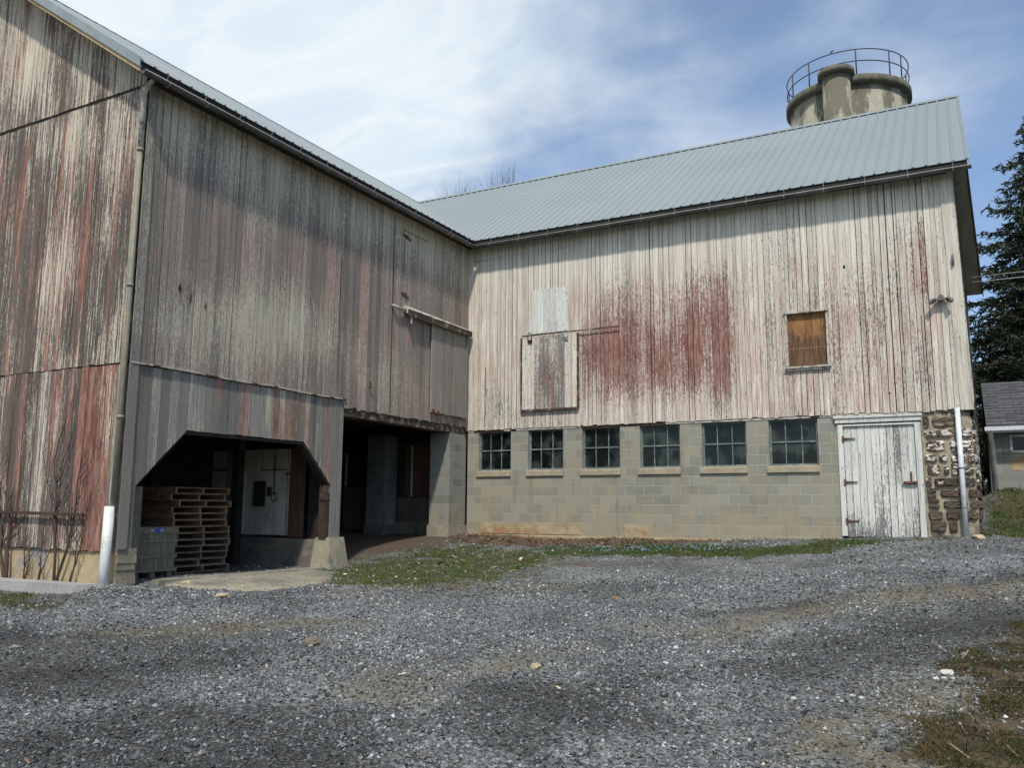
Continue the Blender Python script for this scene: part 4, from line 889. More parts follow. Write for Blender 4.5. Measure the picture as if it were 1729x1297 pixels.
# gutters: half round, open at the top
def gutter(a, b, along, hooks, r=.055):
    mb = MB(); a = Vector(a); b = Vector(b); d = (b-a).normalized(); sd = d.cross(up).normalized(); vs = []; fs = []; K = 9; NS = 24
    for i in range(NS+1):
        c = a+(b-a)*i/NS; c.z += .008*math.sin(i*1.7)
        for k in range(K): t = PI+PI*k/(K-1); vs.append(c+sd*math.cos(t)*r+up*math.sin(t)*r)
        for k in range(K): t = PI+PI*k/(K-1); vs.append(c+sd*math.cos(t)*(r-.005)+up*(math.sin(t)*(r-.005)))
    for i in range(NS):
        o = i*2*K; q = o+2*K
        for k in range(K-1): fs.append((o+k, o+k+1, q+k+1, q+k)); fs.append((q+K+k, q+K+k+1, o+K+k+1, o+K+k))
        fs.append((o, q, q+K, o+K)); fs.append((o+K-1, o+2*K-1, q+2*K-1, q+K-1))
    mb.add(vs, fs, 0, None, None, True)
    for e in (0, NS*2*K): mb.add([vs[e+k] for k in range(K)], [tuple(range(K))], 0)
    for s_ in (-1, 1): mb.tube([a+sd*s_*r, b+sd*s_*r], .009, 6, 1)
    for k in range(hooks):
        c = a+(b-a)*(k+.6)/hooks
        mb.tube([c+sd*math.cos(t)*(r+.006)+up*math.sin(t)*(r+.006) for t in np.linspace(PI, 2*PI, 7)], .006, 4, 1)
        mb.bar(c+sd*along*r, c-sd*along*.02+up*.13, d, up, .018, .006, 1)
    return mb
gutter((.365,YGR+.02,7.975),(.365,-.365,7.975), -1, 13).build('gutter', [M['gutter'], M['pale_line']], barn)
gutter((.365,-.365,7.975),(11.12,-.365,7.985), -1, 14).build('gutter', [M['gutter'], M['pale_line']], barn)
# downpipes
mb = MB(); mb.tube([(.30,-9.66,7.95),(.20,-9.65,7.92),(.07,-9.62,7.86),(.035,-9.605,7.75),(.03,-9.60,6.95)], [.03,.038,.042,.042,.042], 10, 1)
mb.tube([(.03,-9.60,6.95),(.035,-9.60,4.1),(.01,-9.60,1.5)], .037, 10, 0)
for z in (6.9, 4.8, 2.85): mb.tube([(.03,-9.60,z),(.03,-9.60,z+.05)], .05, 10, 0)
dp = mb.build('downpipe', [M['olive_pipe'], M['trim_white']], barn, label='stained olive and rust downpipe at the wing corner')
mb = MB(); mb.tube([(-.015,-9.63,1.60),(0.0,-9.66,.30)], .070, 18); mb.build('pipe_sleeve', [M['pvc']], dp)
mb = MB(); mb.tube([(10.60,-.075,3.49),(10.605,-.085,1.05)], .045, 14); dp = mb.build('downpipe', [M['pvc_grey']], barn, label='pale grey pipe on the fieldstone corner')
mb = MB()
for z in (2.38, 1.66): mb.tube([(10.602,-.08,z),(10.602,-.08,z+.025)], .052, 12); mb.bar((10.602,-.08,z+.01),(10.73,-.03,z+.01),(0,0,1),(0,1,0),.02,.02)
mb.each('pipe_bracket', [M['sash']], dp)
# ---- sliding door on the wing wall
def tr(s,z,r): return (cl(.34+.15*nz(s*4,z*.6,1,50)), .22, .5, cl(.35+.6*r))
mb = MB(); boards(mb, FW, .22, 1.74, .145, 3.76, 5.80, tr, d=.10, th=.03, gap=.009, jag=.008, dj=.004)
fbox(mb, FW, .20, .25, .06, .135, 3.74, 5.82, 1); sd_ = mb.build('sliding_door', [M['siding_grey'], M['siding']], barn, label='grey sliding board door high on the wing wall')
mb = MB()
mb.hexa([FW.p(s,d,z) for (s,d,z) in ((.12,.04,5.83),(2.80,.04,5.86),(2.80,.20,5.80),(.12,.20,5.77),(.12,.04,5.98),(2.80,.04,6.02),(2.80,.17,5.93),(.12,.17,5.89))], 0)
fbox(mb, FW, .12, 2.80, .175, .20, 5.76, 5.90, 1)
mb.build('track_hood', [M['trim_white'], M['beam']], sd_)
mb = MB(); mb.tube([FW.p(3.22,.11,5.89), FW.p(2.75,.11,5.88)], .035, 8); mb.tube([FW.p(3.22,.05,5.90), FW.p(3.22,.12,5.90)], .03, 8); mb.tube([FW.p(2.62,.14,5.84), FW.p(2.66,.16,5.62), FW.p(2.60,.15,5.56)], .03, 6)
mb.build('track', [M['pale_line']], sd_)
mb = MB()
for s, z in ((1.66,3.80),(1.45,3.78),(.30,3.73)): fbox(mb, FW, s-.05, s+.05, .10, .13, z-.03, z+.03)
mb.each('door_guide', [M['rust']], sd_)
mb = MB()
for s, z in ((2.75,6.24),(2.72,7.56)):
    mb.bar(FW.p(s-.14,.04,z-.03), FW.p(s+.14,.04,z+.03), (0,0,1), (1,0,0), .05, .012); mb.bar(FW.p(s-.03,.052,z), FW.p(s+.05,.052,z), (0,0,1), (1,0,0), .09, .02)
mb.each('hinge', [M['rust']], barn)
mb = MB(); mb.bar(FW.p(1.9,.04,7.70), FW.p(2.83,.04,7.70), (0,0,1), (1,0,0), .014, .004); mb.build('hatch_line', [M['dark_wood']], barn)
mb = MB(); mb.tube([FW.p(3.92,.05,4.16), FW.p(3.92,.10,4.12), FW.p(3.92,.10,4.04), FW.p(3.92,.05,4.02)], .012, 5); mb.build('hook', [M['rust_dark']], barn)
mb = MB()
for s, z, w_, h_ in ((8.72,4.98,.035,.16),(8.5,4.86,.02,.2),(8.2,4.8,.02,.16)): mb.hexa([FW.p(a,d,b) for d in (.03,.042) for (a,b) in ((s,z-h_/2),(s+w_,z),(s,z+h_/2),(s-w_,z))])
mb.each('knot_hole', [M['rust_dark']], barn)
mb = MB(); fbox(mb, FW, 3.18, 3.192, .03, .042, 3.6, 7.9); fbox(mb, FW, 4.9, 4.908, .03, .042, 4.0, 6.5); mb.each('crack', [M['dark_wood']], barn)
# ---- sliding door on the main wall
def tm(s,z,r):
    e = 1 if (s < 1.86 or s > 2.66) else 0
    return (.66 if e else cl(.42+.2*nz(s*4,z,1,55)), .40+.3*nz(s*5,z,1,57), .4, 1.0)
mb = MB(); boards(mb, FM, 1.56, 2.98, .125, 3.90, 5.62, tm, d=.085, th=.03, gap=.006, breaks=(1.70,1.88,2.66,2.84), jag=.006)
sd2 = mb.build('sliding_door', [M['siding']], barn, label='faded sliding board door on the sunlit wall')
mb = MB(); fbox(mb, FM, 1.53, 3.0, .05, .10, 3.855, 3.905); fbox(mb, FM, 1.52, 1.565, .04, .095, 3.9, 5.62); fbox(mb, FM, 2.975, 3.01, .04, .095, 3.9, 5.62); mb.build('door_edge', [M['beam']], sd2)
mb = MB(); mb.tube([FM.p(1.56,.10,5.66), FM.p(2.9,.10,5.668), FM.p(4.03,.10,5.675)], .014, 8); mb.build('track', [M['beam']], sd2)
for s in (1.78, 2.72):
    mb = MB(); mb.tube([FM.p(s+.05*math.cos(t), .13, 5.62+.10*math.sin(t)) for t in np.linspace(0, 2*PI, 14)], .012, 5); fbox(mb, FM, s-.05, s+.05, .085, .12, 5.48, 5.55)
    mb.build('hanger', [M['pale_line'] if s > 2 else M['rust_dark']], sd2)
mb = MB()
mb.tube([FM.p(.15,.04,7.70), FM.p(.8,.045,7.68), FM.p(1.8,.045,7.70), FM.p(2.9,.045,7.72)], .007, 5); mb.build('pale_line', [M['pvc']], barn)  # white tube imitating a thin slit of sunlight below the gutter
mb = MB(); mb.tube([FM.p(10.70,.055,6.40), FM.p(10.70,.12,6.38), FM.p(10.705,.12,6.25), FM.p(10.705,.055,6.2)], .02, 6); mb.build('bracket', [M['sash']], barn)
mb = MB(); fbox(mb, FM, .52, .535, .031, .036, 3.55, 5.0); fbox(mb, FM, 10.1, 10.11, .033, .038, 4.0, 5.3); mb.each('crack', [M['dark_wood']], barn)
mb = MB()
for q in range(3): fbox(mb, FM, 8.76+.001*q, 8.80, .031, .035, 6.40, 6.46)
mb.build('tin_patch', [M['trim_white']], barn)

# floodlight fixed to the corner
fl = thing('floodlight', 'small black twin floodlight under the eaves near the right corner of the barn', 'floodlight', (10.45,-.06,5.6))
mb = MB(); mb.hexa([(10.40,-.055,5.56),(10.52,-.055,5.56),(10.52,-.13,5.55),(10.40,-.13,5.55),(10.43,-.055,5.66),(10.49,-.055,5.66),(10.48,-.10,5.64),(10.44,-.10,5.64)])
mb.hexa([(10.33,-.06,5.54),(10.59,-.06,5.54),(10.57,-.17,5.53),(10.35,-.17,5.53),(10.42,-.06,5.60),(10.50,-.06,5.60),(10.49,-.15,5.60),(10.43,-.15,5.60)])
mb.build('housing', [M['black']], fl)
for s, k in ((10.34,-1),(10.57,1)):
    mb = MB(); mb.tube([(s-.03*k,-.10,5.57),(s+.0*k,-.14,5.54),(s+.06*k,-.20,5.50)], [.018,.04,.05], 12, 0); mb.tube([(s+.06*k,-.20,5.50),(s+.066*k,-.206,5.495)], [.044,.038], 12, 1)
    mb.build('lamp_head', [M['black'], M['lens']], fl)
# ------------------------------------------------------------------ silo
SX, SY, SR, SZ = 7.35, 17.0, 2.18, 17.72
silo = thing('silo', 'tall round concrete silo with dark cap behind the barn roof', 'silo', (SX,SY,2.0))
def cyl(mb, cx, cy, r, z0, z1, n=64, r1=None): mb.tube([(cx,cy,z0),(cx,cy,z1)], [r, r1 or r], n)
mb = MB(); cyl(mb, SX, SY, SR, 1.5, SZ-.14); mb.build('body', [M['silo']], silo)
mb = MB(); cyl(mb, SX, SY, SR+.17, SZ-.14, SZ+.17); mb.build('cap', [M['silo_cap']], silo)
CXh, CYh = 7.22, SY-SR-.12
mb = MB(); cyl(mb, CXh, CYh, .50, 1.5, SZ+.16, 36); mb.build('chute', [M['silo']], silo)
mb = MB(); cyl(mb, CXh, CYh, .66, SZ+.16, SZ+.38, 36); mb.build('chute_cap', [M['silo_cap']], silo)
mb = MB(); RR = SR+.10; zt_ = SZ+.17
for h in (.55, 1.02): mb.tube([(SX+RR*math.cos(t), SY+RR*math.sin(t), zt_+h) for t in np.linspace(0, 2*PI, 65)], .02, 6, 0, False)
for t in np.radians((175, 215, 240, 285, 318, 335, 20, 70, 120)):
    mb.tube([(SX+RR*math.cos(t), SY+RR*math.sin(t), zt_-.02), (SX+RR*math.cos(t), SY+RR*math.sin(t), zt_+1.02)], .024, 6)
mb.build('railing', [M['iron']], silo)
# bird on the railing
t = math.radians(264); bx_, by_, bz_ = SX+RR*math.cos(t), SY+RR*math.sin(t), zt_+1.04
mb = MB(); mb.tube([(bx_-.08,by_,bz_+.01),(bx_-.04,by_,bz_+.04),(bx_,by_,bz_+.07),(bx_+.03,by_,bz_+.10),(bx_+.045,by_,bz_+.12),(bx_+.07,by_,bz_+.12)], [.006,.02,.032,.024,.02,.003], 8)
mb.tube([(bx_,by_,bz_-.01),(bx_,by_,bz_+.08)], .006, 4)
b_ = mb.build('bird', [M['black']]); tag(b_, 'tiny dark bird perched on the top rail of the silo', 'bird')

# ------------------------------------------------------------------ shed to the right
YS = 5.3
shed = thing('shed', 'low grey concrete block shed with dark shingle roof right of the barn', 'shed', (14,YS,1.8))
mb = MB(); wx0, wx1, wz0, wz1 = 11.60, 12.6, 2.97, 3.38
mb.box(11.16,18,YS,YS+.2,1.2,wz0); mb.box(11.16,wx0,YS,YS+.2,wz0,3.5); mb.box(wx1,18,YS,YS+.2,wz0,3.5); mb.box(wx0,wx1,YS,YS+.2,wz1,3.5)
mb.box(17.8,18,YS+.2,YS+5,1.2,3.5); mb.box(11.16,18,YS+5,YS+5.2,1.2,3.5); mb.build('wall', [M['cmu_shed']], shed)
mb = MB(); ze, zr = 3.60, 4.98
mb.hexa([(11.14,YS-.35,ze-.03),(18.3,YS-.35,ze-.03),(18.3,YS+2.6,zr-.03),(11.14,YS+2.6,zr-.03),(11.14,YS-.35,ze),(18.3,YS-.35,ze),(18.3,YS+2.6,zr),(11.14,YS+2.6,zr)])
mb.hexa([(11.14,YS+2.6,zr-.03),(18.3,YS+2.6,zr-.03),(18.3,YS+5.5,ze-.03),(11.14,YS+5.5,ze-.03),(11.14,YS+2.6,zr),(18.3,YS+2.6,zr),(18.3,YS+5.5,ze),(11.14,YS+5.5,ze)])
for k in range(14):
    f = k/14; mb.box(11.14,18.3,YS-.35+2.95*f-.005,YS-.35+2.95*f+.012,ze+(zr-ze)*f,ze+(zr-ze)*f+.014)
mb.build('roof', [M['shingle']], shed)
mb = MB(); mb.box(11.12,18.3,YS-.40,YS-.355,3.42,3.56); mb.box(11.10,18.3,YS-.50,YS-.40,3.46,3.55); mb.build('gutter', [M['pvc_grey']], shed)
mb = MB(); mb.tube([(11.22,YS-.42,3.48),(11.22,YS-.20,3.3),(11.24,YS-.06,3.2),(11.26,YS-.06,1.85)], .05, 10); mb.build('downpipe', [M['pvc']], shed)
mb = MB(); mb.box(wx0,wx0+.05,YS-.02,YS+.06,wz0,wz1); mb.box(wx1-.05,wx1,YS-.02,YS+.06,wz0,wz1); mb.box(wx0+.05,wx1-.05,YS-.02,YS+.06,wz0,wz0+.05); mb.box(wx0+.05,wx1-.05,YS-.02,YS+.06,wz1-.04,wz1)
w = mb.build('window', [M['pvc']], shed); mb = MB(); mb.box(wx0+.05,wx1-.05,YS+.02,YS+.03,wz0+.05,wz1-.04); mb.build('pane', [M['glass']], w)
mb = MB(); mb.box(11.60,12.4,YS-.006,YS,2.56,2.94); mb.build('patch', [M['patch']], shed)

# power line from the barn end to the right
mb = MB(); a = Vector((11.13,9,8.02)); b = Vector((30,7,8.6))
mb.tube([a+(b-a)*t-up*1.2*t*(1-t) for t in np.linspace(0, 1, 16)], .012, 5)
mb.tube([a+Vector((0,0,.3))+(b-a)*t-up*1.1*t*(1-t)+Vector((0,0,-1.6))*(1-t)*.1 for t in np.linspace(0, 1, 16)], .010, 5)
o = mb.build('power_line', [M['pale_line']]); tag(o, 'thin pale power line running from the barn end in front of the dark spruce', 'power line')

# ------------------------------------------------------------------ pallets
def pallet_parts(root, mat):
    L, Wd, H = 1.19, 1.0, .1095     # long open face along y; stringers run into the depth
    for y in (-L/2+.02, 0, L/2-.02):
        m = MB(); m.box(-Wd/2+.002, Wd/2-.002, y-.018, y+.018, .0135, H-.0145); build_local(m, 'stringer', mat, root)
    m = MB()
    for k in range(3): x = -Wd/2+.05+k*(Wd-.10)/2; m.box(x-.05, x+.05, -L/2, L/2, 0, .0125)
    build_local(m, 'bottom_boards', mat, root)
    m = MB()
    for k in range(7): x = -Wd/2+.045+k*(Wd-.09)/6; m.box(x-.04, x+.04, -L/2, L/2, H-.0135, H-.001)
    build_local(m, 'deck_boards', mat, root)
def build_local(m, name, mat, parent):
    sv = parent.location.copy(); parent.location = (0,0,0); o = m.build(name, [mat], parent); parent.location = sv; return o
# stringers run front to back so the long face shows two openings between end boards
words = ['topmost','second from the top','third from the top','fourth from the top','fifth from the top','sixth from the top','middle one, seventh from the top',
 'eighth from the top','ninth from the top','tenth from the top','third from the ground','second from the ground','lowest, standing on the ground']
px_, py_ = -1.46, -7.12; zb0 = gz(px_+.5, py_)+.01
for i in range(13):
    k = 12-i; old = k >= 7
    r = thing('wooden_pallet', ('grey' if old else 'orange-brown')+' wooden pallet in the stack under the barn, '+words[k], 'pallet', (px_+random.uniform(-.04,.05), py_+random.uniform(-.07,.07), zb0+i*.1095), 'pallets stacked in the barn opening')
    if i == 0: protoA = r; pallet_parts(r, M['pallet_old'])
    elif i == 6: protoB = r; pallet_parts(r, M['pallet'])
    else:
        for c in (protoA if i < 6 else protoB).children:
            d = c.copy(); C.objects.link(d); d.parent = r
    r.rotation_euler = (0,0,random.uniform(-.03,.03))

# ------------------------------------------------------------------ apple bin
bn = thing('apple_bin', 'grey slatted wooden bin with blue label standing left of the pallet stack', 'wooden bin', (-.95,-8.42,gz(-.7,-8.4)))
zb_ = gz(-.5,-8.4); z0, z1 = zb_+.10, zb_+.78
mb = MB()
def slats(mb, ax, c, a, b, out):
    n = 6 if ax == 'x' else 6
    for i in range(n):
        u0 = a+(b-a)*i/n+.004; u1 = a+(b-a)*(i+1)/n-.004; dz = random.uniform(-.004,.004)
        if ax == 'x': mb.box(min(c,c+out), max(c,c+out), u0, u1, z0, z1-.01+dz)
        else: mb.box(u0, u1, min(c,c+out), max(c,c+out), z0, z1-.01+dz)
slats(mb, 'x', -.52, -8.80, -8.02, -.018); slats(mb, 'x', -1.36, -8.80, -8.02, .018); slats(mb, 'y', -8.80, -1.34, -.54, .018); slats(mb, 'y', -8.02, -1.34, -.54, -.018)
mb.build('side_panels', [M['bin']], bn)
mb = MB()
for za, zb2, t_ in ((z1-.10,z1,.022),(z1-.24,z1-.19,.018),(z0+.20,z0+.24,.018),(z0-.01,z0+.035,.022)):
    mb.box(-.519,-.519+t_,-8.83,-7.99,za,zb2); mb.box(-1.36-t_,-1.361,-8.83,-7.99,za,zb2); mb.box(-1.36,-.519,-8.801-t_,-8.801,za,zb2); mb.box(-1.36,-.519,-8.019,-8.019+t_,za,zb2)
mb.build('bands', [M['bin']], bn)
mb = MB(); mb.box(-1.3,-.56,-8.78,-8.04,z0+.01,z0+.03)
for y in (-8.76,-8.46,-8.14): mb.box(-1.34,-.53,y,y+.09,zb_-.02,z0-.012)
mb.build('base', [M['bin']], bn)
mb = MB(); mb.box(-.4965,-.494,-8.42,-8.28,z1-.085,z1-.02); lb = mb.build('label', [M['blue']], bn)
mb = MB()
for y in (-8.345,-8.325,-8.305): mb.box(-.4938,-.4925,y,y+.012,z1-.06,z1-.035)
mb.box(-.4938,-.4925,-8.35,-8.292,z1-.072,z1-.066); mb.build('label_marks', [M['paper']], lb)
mb = MB(); mb.box(-.4965,-.495,-8.52,-8.47,z1-.07,z1-.035); mb.build('label', [M['pale_line']], bn)
mb = MB(); mb.box(-.30,-.27,-9.13,-8.9,.9,1.9); mb.box(-.29,-.26,-9.10,-9.02,1.0,1.75); o = mb.build('leaning_board', [M['bin']]); tag(o, 'narrow grey board leaning upright behind the bin in the left opening', 'board')

# ------------------------------------------------------------------ things on the ground
mb = MB(); zz = [gz(-4,-10.0), gz(.15,-10.0)]
mb.hexa([(-4.5,-10.30,.36),(.12,-10.20,.36),(.38,-9.92,.36),(-4.5,-9.90,.36),(-4.5,-10.30,.54),(.12,-10.20,.565),(.38,-9.92,.565),(-4.5,-9.90,.54)])
o = mb.build('concrete_beam', [M['concrete_beam']]); tag(o, 'long pale grey concrete beam lying on the ground below the gable wall', 'concrete beam')
ax = np.arange(.1, 2.4, .07); ay = np.arange(-9.1, -5.4, .07); AX, AY = np.meshgrid(ax, ay); AP = np.c_[AX.ravel(), AY.ravel()]
jn = np.array([mnoise.noise(Vector((a*2.3, b*2.3, 1)))+.6*mnoise.noise(Vector((a*7, b*7, 4))) for a, b in AP])
dd_ = polydist(AP, [(.12,-8.8),(.12,-5.5),(1.0,-5.9),(1.7,-6.8),(2.1,-7.9),(2.1,-8.6),(1.3,-9.0)])+.16*jn
mb = MB(); ins = dd_ > 0; zz = gsurf(AP)+np.clip(dd_*.25, -.03, .022); nx_ = len(ax); fs = []
for i in range(len(ay)-1):
    for j in range(nx_-1):
        q = (i*nx_+j, i*nx_+j+1, (i+1)*nx_+j+1, (i+1)*nx_+j)
        if any(ins[k] for k in q): fs.append(q)
mb.add([(AP[k,0], AP[k,1], zz[k]) for k in range(len(AP))], fs, 0, None, None, True)
mb.build('concrete_apron', [M['concrete']], None, 'structure')
mb = MB(); mb.hexa([(.12,-8.95,.3),(.26,-8.95,.3),(.30,-5.35,.3),(.14,-5.35,.3),(.12,-8.95,gz(.2,-8.9)+.055),(.26,-8.95,gz(.2,-8.9)+.05),(.30,-5.35,gz(.2,-5.4)+.05),(.14,-5.35,gz(.2,-5.4)+.055)])
mb.build('concrete_kerb', [M['concrete']], None, 'structure')
def boulder(x, y, r, label, cols, sq=.6, seed=0, name='rock'):
    import bmesh
    bm = bmesh.new(); bmesh.ops.create_icosphere(bm, subdivisions=3, radius=1)
    for v in bm.verts:
        d = 1+.35*mnoise.noise(v.co*1.3+Vector((seed,0,0)))+.12*mnoise.noise(v.co*4+Vector((seed,3,0)))
        v.co = Vector((v.co.x*1.2, v.co.y, v.co.z*sq))*d*r
    me = bpy.data.meshes.new(name); bm.to_mesh(me); bm.free(); me.materials.append(cols)
    o = bpy.data.objects.new(name, me); C.objects.link(o); o.location = (x, y, float(gsurf(np.array([[x,y]]))[0])+r*sq*.35); o.rotation_euler.z = seed
    tag(o, label, 'rock')
tanr = plain('tan_rock', (.50,.40,.26), (.38,.30,.19), 12, bump=.6); brr = plain('brown_rock', (.17,.135,.09), (.12,.10,.07), 12, bump=.6); whr = plain('white_rock', (.62,.60,.54), (.5,.48,.43), 12, bump=.5)
boulder(4.77,-10.77,.085,'smooth brown cobble half sunk in the gravel in the left foreground', brr, .55, 1)
boulder(10.80,-.45,.11,'pale tan rock at the foot of the fieldstone corner', tanr, .6, 2)
boulder(1.94,-9.31,.085,'flat tan stone on the gravel in front of the concrete apron', tanr, .45, 3)
boulder(10.46,-9.58,.05,'white stone near the edge of the dry grass on the right', whr, .6, 4)
boulder(7.21,-10.59,.05,'pale tan stone in the middle of the gravel yard', tanr, .5, 5)
boulder(6.57,-7.01,.045,'small rusty brown stone on the gravel beyond the yard centre', plain('rusty_rock', (.26,.14,.07), (.18,.10,.05), 12, bump=.5), .5, 6)
boulder(.62,-8.75,.07,'rough tan stone beside the bin at the left opening', tanr, .6, 7)
for i, (x, y) in enumerate(((9.60,-10.61),(9.77,-10.62),(9.83,-10.46),(9.43,-10.64),(9.9,-10.5),(10.38,-9.75),(10.44,-9.72),(10.50,-9.70))):
    boulder(x, y, random.uniform(.013,.022), 'one of the tiny white pebbles scattered near the mossy edge of the gravel, lower right', whr, .6, 20+i, 'pebble')
for o in list(C.objects):
    if o.name.startswith('pebble'): o['group'] = 'white pebbles near the dry grass'; o['category'] = 'pebble'
# ------------------------------------------------------------------ vines on the gable
def vine(x, h, label, seed, r0=.022, nb=7):
    random.seed(seed); mb = MB(); y0 = YG-.05
    def grow(p, ang, L, r, depth):
        pts = [p]; n = max(3, int(L/.12)); a = ang
        for i in range(n):
            a += random.uniform(-.22,.22)-.10*(a); q = pts[-1]; pts.append((q[0]+math.sin(a)*L/n, y0-.012-random.uniform(0,.02), q[2]+math.cos(a)*L/n))
        rs = [r*(1-.75*i/n) for i in range(n+1)]; mb.tube(pts, rs, 5)
        if depth < 3:
            for k in range(nb if depth == 0 else 3):
                i = random.randint(n//3, n-1); grow(pts[i], a*.3+random.choice((-1,1))*random.uniform(.4,1.0), L*random.uniform(.25,.45), rs[i]*.6, depth+1)
    for k in range(2): grow((x+.03*k, y0, .42), random.uniform(-.08,.08), h*(1-.2*k), r0, 0)
    o = mb.build('vine', [M['vine']]); tag(o, label, 'vine', 'bare vines climbing the gable wall')
vine(-1.22, 2.5, 'tallest bare vine, with the thickest dark stem, on the red gable boards', 3, .024, 7)
vine(-.86, 1.6, 'thin twin-stemmed bare vine nearest the white pipe', 5, .012, 4)
vine(-1.62, .9, 'slender low vine between the thick stem and the tangled one', 8, .013, 4)
vine(-1.95, .75, 'tangled rusty vine with dead leaves at the beam', 12, .014, 9)
vine(-2.42, 1.9, 'broad dark vine stem at the left edge of the picture', 15, .032, 4)

# ------------------------------------------------------------------ trees
def spruce(x, y, H, R, zc, seed, label, lod=1.0):
    random.seed(seed); r2 = np.random.default_rng(seed); z0 = gz(x, y)
    t = thing('spruce_tree', label, 'tree', (x,y,z0), 'conifers behind the shed')
    mb = MB(); n = 10
    mb.tube([(x+.05*math.sin(i), y, z0-.2+(H-.1)*i/n) for i in range(n+1)], [.26*(1-i/n)+.02 for i in range(n+1)], 10)
    Vn = []; Cn = []
    z = z0+zc
    while z < z0+H:
        f = (z-z0-zc)/(H-zc); rad = R*(1-f)**.8*(.75+.3*random.random())+.12
        nbr = max(4, int(9*(1-f)**.4))
        ph = random.random()*6.28
        for k in range(nbr):
            a = ph+k*6.283/nbr+random.uniform(-.25,.25); L = rad*random.uniform(.72,1.12); d = Vector((math.cos(a), math.sin(a), 0)); sd = Vector((-d.y, d.x, 0))
            pts = []; m = 8
            for i in range(m+1):
                u = i/m; pts.append(Vector((x, y, z))+d*L*u+Vector((0,0,1))*(-.34*L*u+.26*L*u*u*u+.05*math.sin(u*9+a)))
            mb.tube(pts, [.035*(1-.8*i/m)*(.4+L/R) for i in range(m+1)], 4)
            nt = int(L*9*lod)+3
            for j in range(nt):
                u = .12+.88*(j+random.random())/nt; i = min(m-1, int(u*m)); p = pts[i].lerp(pts[i+1], u*m-i)
                side = random.choice((-1,1)); tl = L*.36*(1-u*.75)*random.uniform(.6,1.2)+.12
                td = (d*.55+sd*side*(1-.4*u)+Vector((0,0,random.uniform(-.55,-.05)))).normalized()
                nn = int(tl*16)+4
                for q in range(nn):
                    w = q/nn; c = p+td*tl*w; Lb = random.uniform(.10,.20); nd = (td*.8+Vector(r2.normal(0,.55,3))).normalized(); ws = nd.cross(Vector(r2.normal(0,1,3))).normalized()*.024
                    e = c+nd*Lb; Vn.append((c-ws, c+ws, e+ws*.5, e-ws*.5)); b = random.uniform(.6,1.35); Cn.append((.030*b,.044*b,.022*b) if random.random() < .85 else (.06*b,.06*b,.03*b))
        z += random.uniform(.24,.36)*(1+.2*(1-f))
    mb.build('trunk', [M['bark']], t)
    V = np.array([[tuple(v) for v in q] for q in Vn]).reshape(-1,3)-np.array([x,y,z0]); n = len(Vn)
    o = np_mesh('crown', V, np.arange(n*4).reshape(-1,4), M['needle'], np.repeat(np.c_[np.array(Cn), np.ones(n)], 4, 0)); o.parent = t
spruce(13.6, 16.5, 13.7, 5.0, 1.5, 4, 'tall dark spruce at the right edge with drooping branch tips against the sky', 1.5)
spruce(17.6, 22, 12, 4.5, 1.0, 9, 'farther dark spruce filling in behind the shed roof', .6)
spruce(12.6, 27, 9, 3.6, .6, 14, 'lower conifer seen between the barn end and the tall spruce', .5)

def bare(x, y, H, seed, label):
    random.seed(seed); z0 = gz(x, y); t = thing('bare_tree', label, 'tree', (x,y,z0), 'leafless treetops above the ridge'); tk = MB(); br = MB()
    def grow(p, d, L, r, dep):
        pts = [p]; n = 4; dd = d.copy()
        for i in range(n):
            dd = (dd+Vector((random.uniform(-.18,.18), random.uniform(-.18,.18), random.uniform(0,.12)))).normalized(); pts.append(pts[-1]+dd*L/n)
        (tk if dep == 0 else br).tube(pts, [r*(1-.4*i/n) for i in range(n+1)], 7 if dep == 0 else (4 if dep < 3 else 3))
        if dep < 6:
            for k in range(3 if dep < 5 else 2):
                i = random.choice((2,3,4,4)); a = random.uniform(.3,.75); ax = Vector((random.uniform(-1,1), random.uniform(-1,1), random.uniform(-.3,.3))).normalized()
                nd = (Matrix.Rotation(a, 3, ax)@dd); nd.z = abs(nd.z)*.8+.15; grow(pts[i], nd.normalized(), L*random.uniform(.58,.78), r*.56, dep+1)
    grow(Vector((x,y,z0-.2)), Vector((0,0,1)), H*.30, H*.013, 0)
    top = max(v[2] for v in br.v); k = H/(top-z0)
    for m_ in (tk, br): m_.v = [(x+(v[0]-x)*k*.38, y+(v[1]-y)*k*.3, z0+(v[2]-z0)*k) for v in m_.v]
    tk.build('trunk', [M['bark']], t); br.build('crown', [M['twig']], t)
for i, (x, y, zt2, lab) in enumerate(((-25.2,40,29.6,'leftmost bare treetop above the left end of the ridge'),(-23.0,40,29.0,'bare treetop second from the left above the ridge'),
        (-20.9,40,29.4,'narrow bare treetop third from the left above the ridge'),(-19.2,40,29.1,'broadest bare treetop, rightmost of those above the ridge'))):
    bare(x, y, zt2-gz(x,y), 31+i, lab)

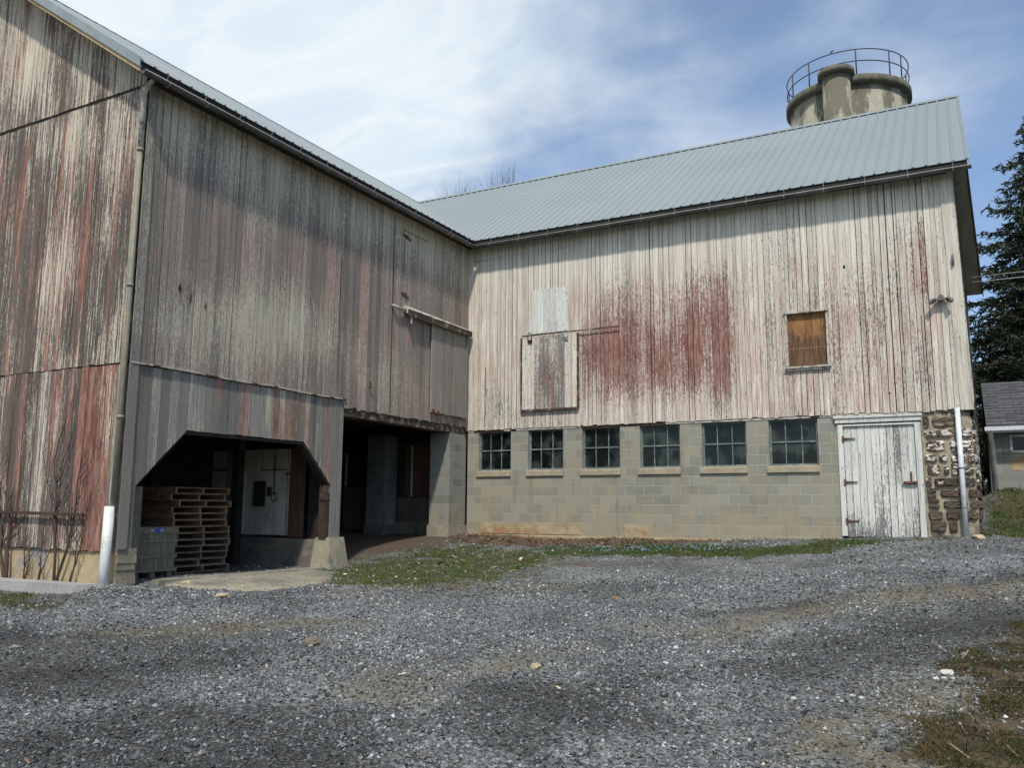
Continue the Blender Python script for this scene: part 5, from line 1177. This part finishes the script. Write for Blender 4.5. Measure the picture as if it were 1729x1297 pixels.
# ------------------------------------------------------------------ light and sky
el, az = math.radians(54), math.radians(24)     # sun in front of the barn, slightly to the right
sv = Vector((math.sin(az)*math.cos(el), -math.cos(az)*math.cos(el), math.sin(el)))
sl_ = bpy.data.lights.new('sun', 'SUN'); sl_.energy = 3.1; sl_.angle = math.radians(3.2); sl_.color = (1, .962, .86)
so = bpy.data.objects.new('sun', sl_); C.objects.link(so); so.rotation_euler = sv.to_track_quat('Z', 'Y').to_euler(); so.location = (20,-30,40)
wd = bpy.data.worlds.new('World'); S.world = wd; wd.use_nodes = True; nt = wd.node_tree; nt.nodes.clear()
t = NT.__new__(NT); t.t = nt
out = nt.nodes.new('ShaderNodeOutputWorld'); bg = nt.nodes.new('ShaderNodeBackground')
sky = t.n('ShaderNodeTexSky', None, sky_type='NISHITA', sun_disc=False, sun_elevation=el, sun_rotation=PI-az, altitude=100, air_density=1.0, dust_density=1.2, ozone_density=1.2)
dirv = t.n('ShaderNodeTexCoord').outputs['Generated']; dv = t.sep(dirv)
den = t.math('MAXIMUM', t.math('ADD', dv[2], .12), .05)
cp = t.comb(t.math('DIVIDE', dv[0], den), t.math('DIVIDE', dv[1], den), 0.0)
n1 = t.noise(t.scl(dirv, (1.0,1.0,1.6)), 2.6, 7, .52, .25); n2 = t.noise(cp, .42, 4, .5, .3); n3 = t.noise(t.scl(cp, (1,2.2,1)), 2.6, 6, .6, .8)
# more cloud towards the left of the view (-x)
leftness = t.math('MULTIPLY_ADD', dv[0], -.42, -.05)
cm = t.math('ADD', t.math('ADD', t.math('MULTIPLY', n1, .50), t.math('MULTIPLY', n2, .55)), t.math('ADD', leftness, t.math('MULTIPLY', n3, .04)))
fac = t.step(cm, .50, .72, .12, 1.0)
thick = t.step(n3, .3, .7)
cc = t.mix(thick, (5.1,6.0,6.8), (6.4,6.85,7.15))
skc = t.mix(fac, t.mix(1.0, sky.outputs[0], (.90,1.03,1.16), 'MULTIPLY'), cc)
nt.links.new(skc, bg.inputs[0]); bg.inputs[1].default_value = .118; nt.links.new(bg.outputs[0], out.inputs[0])
S.view_settings.view_transform = 'Standard'; S.view_settings.look = 'None'; S.view_settings.exposure = 0.22; S.view_settings.gamma = 1
S.view_settings.use_curve_mapping = False
S.cycles.max_bounces = 6; S.cycles.diffuse_bounces = 3
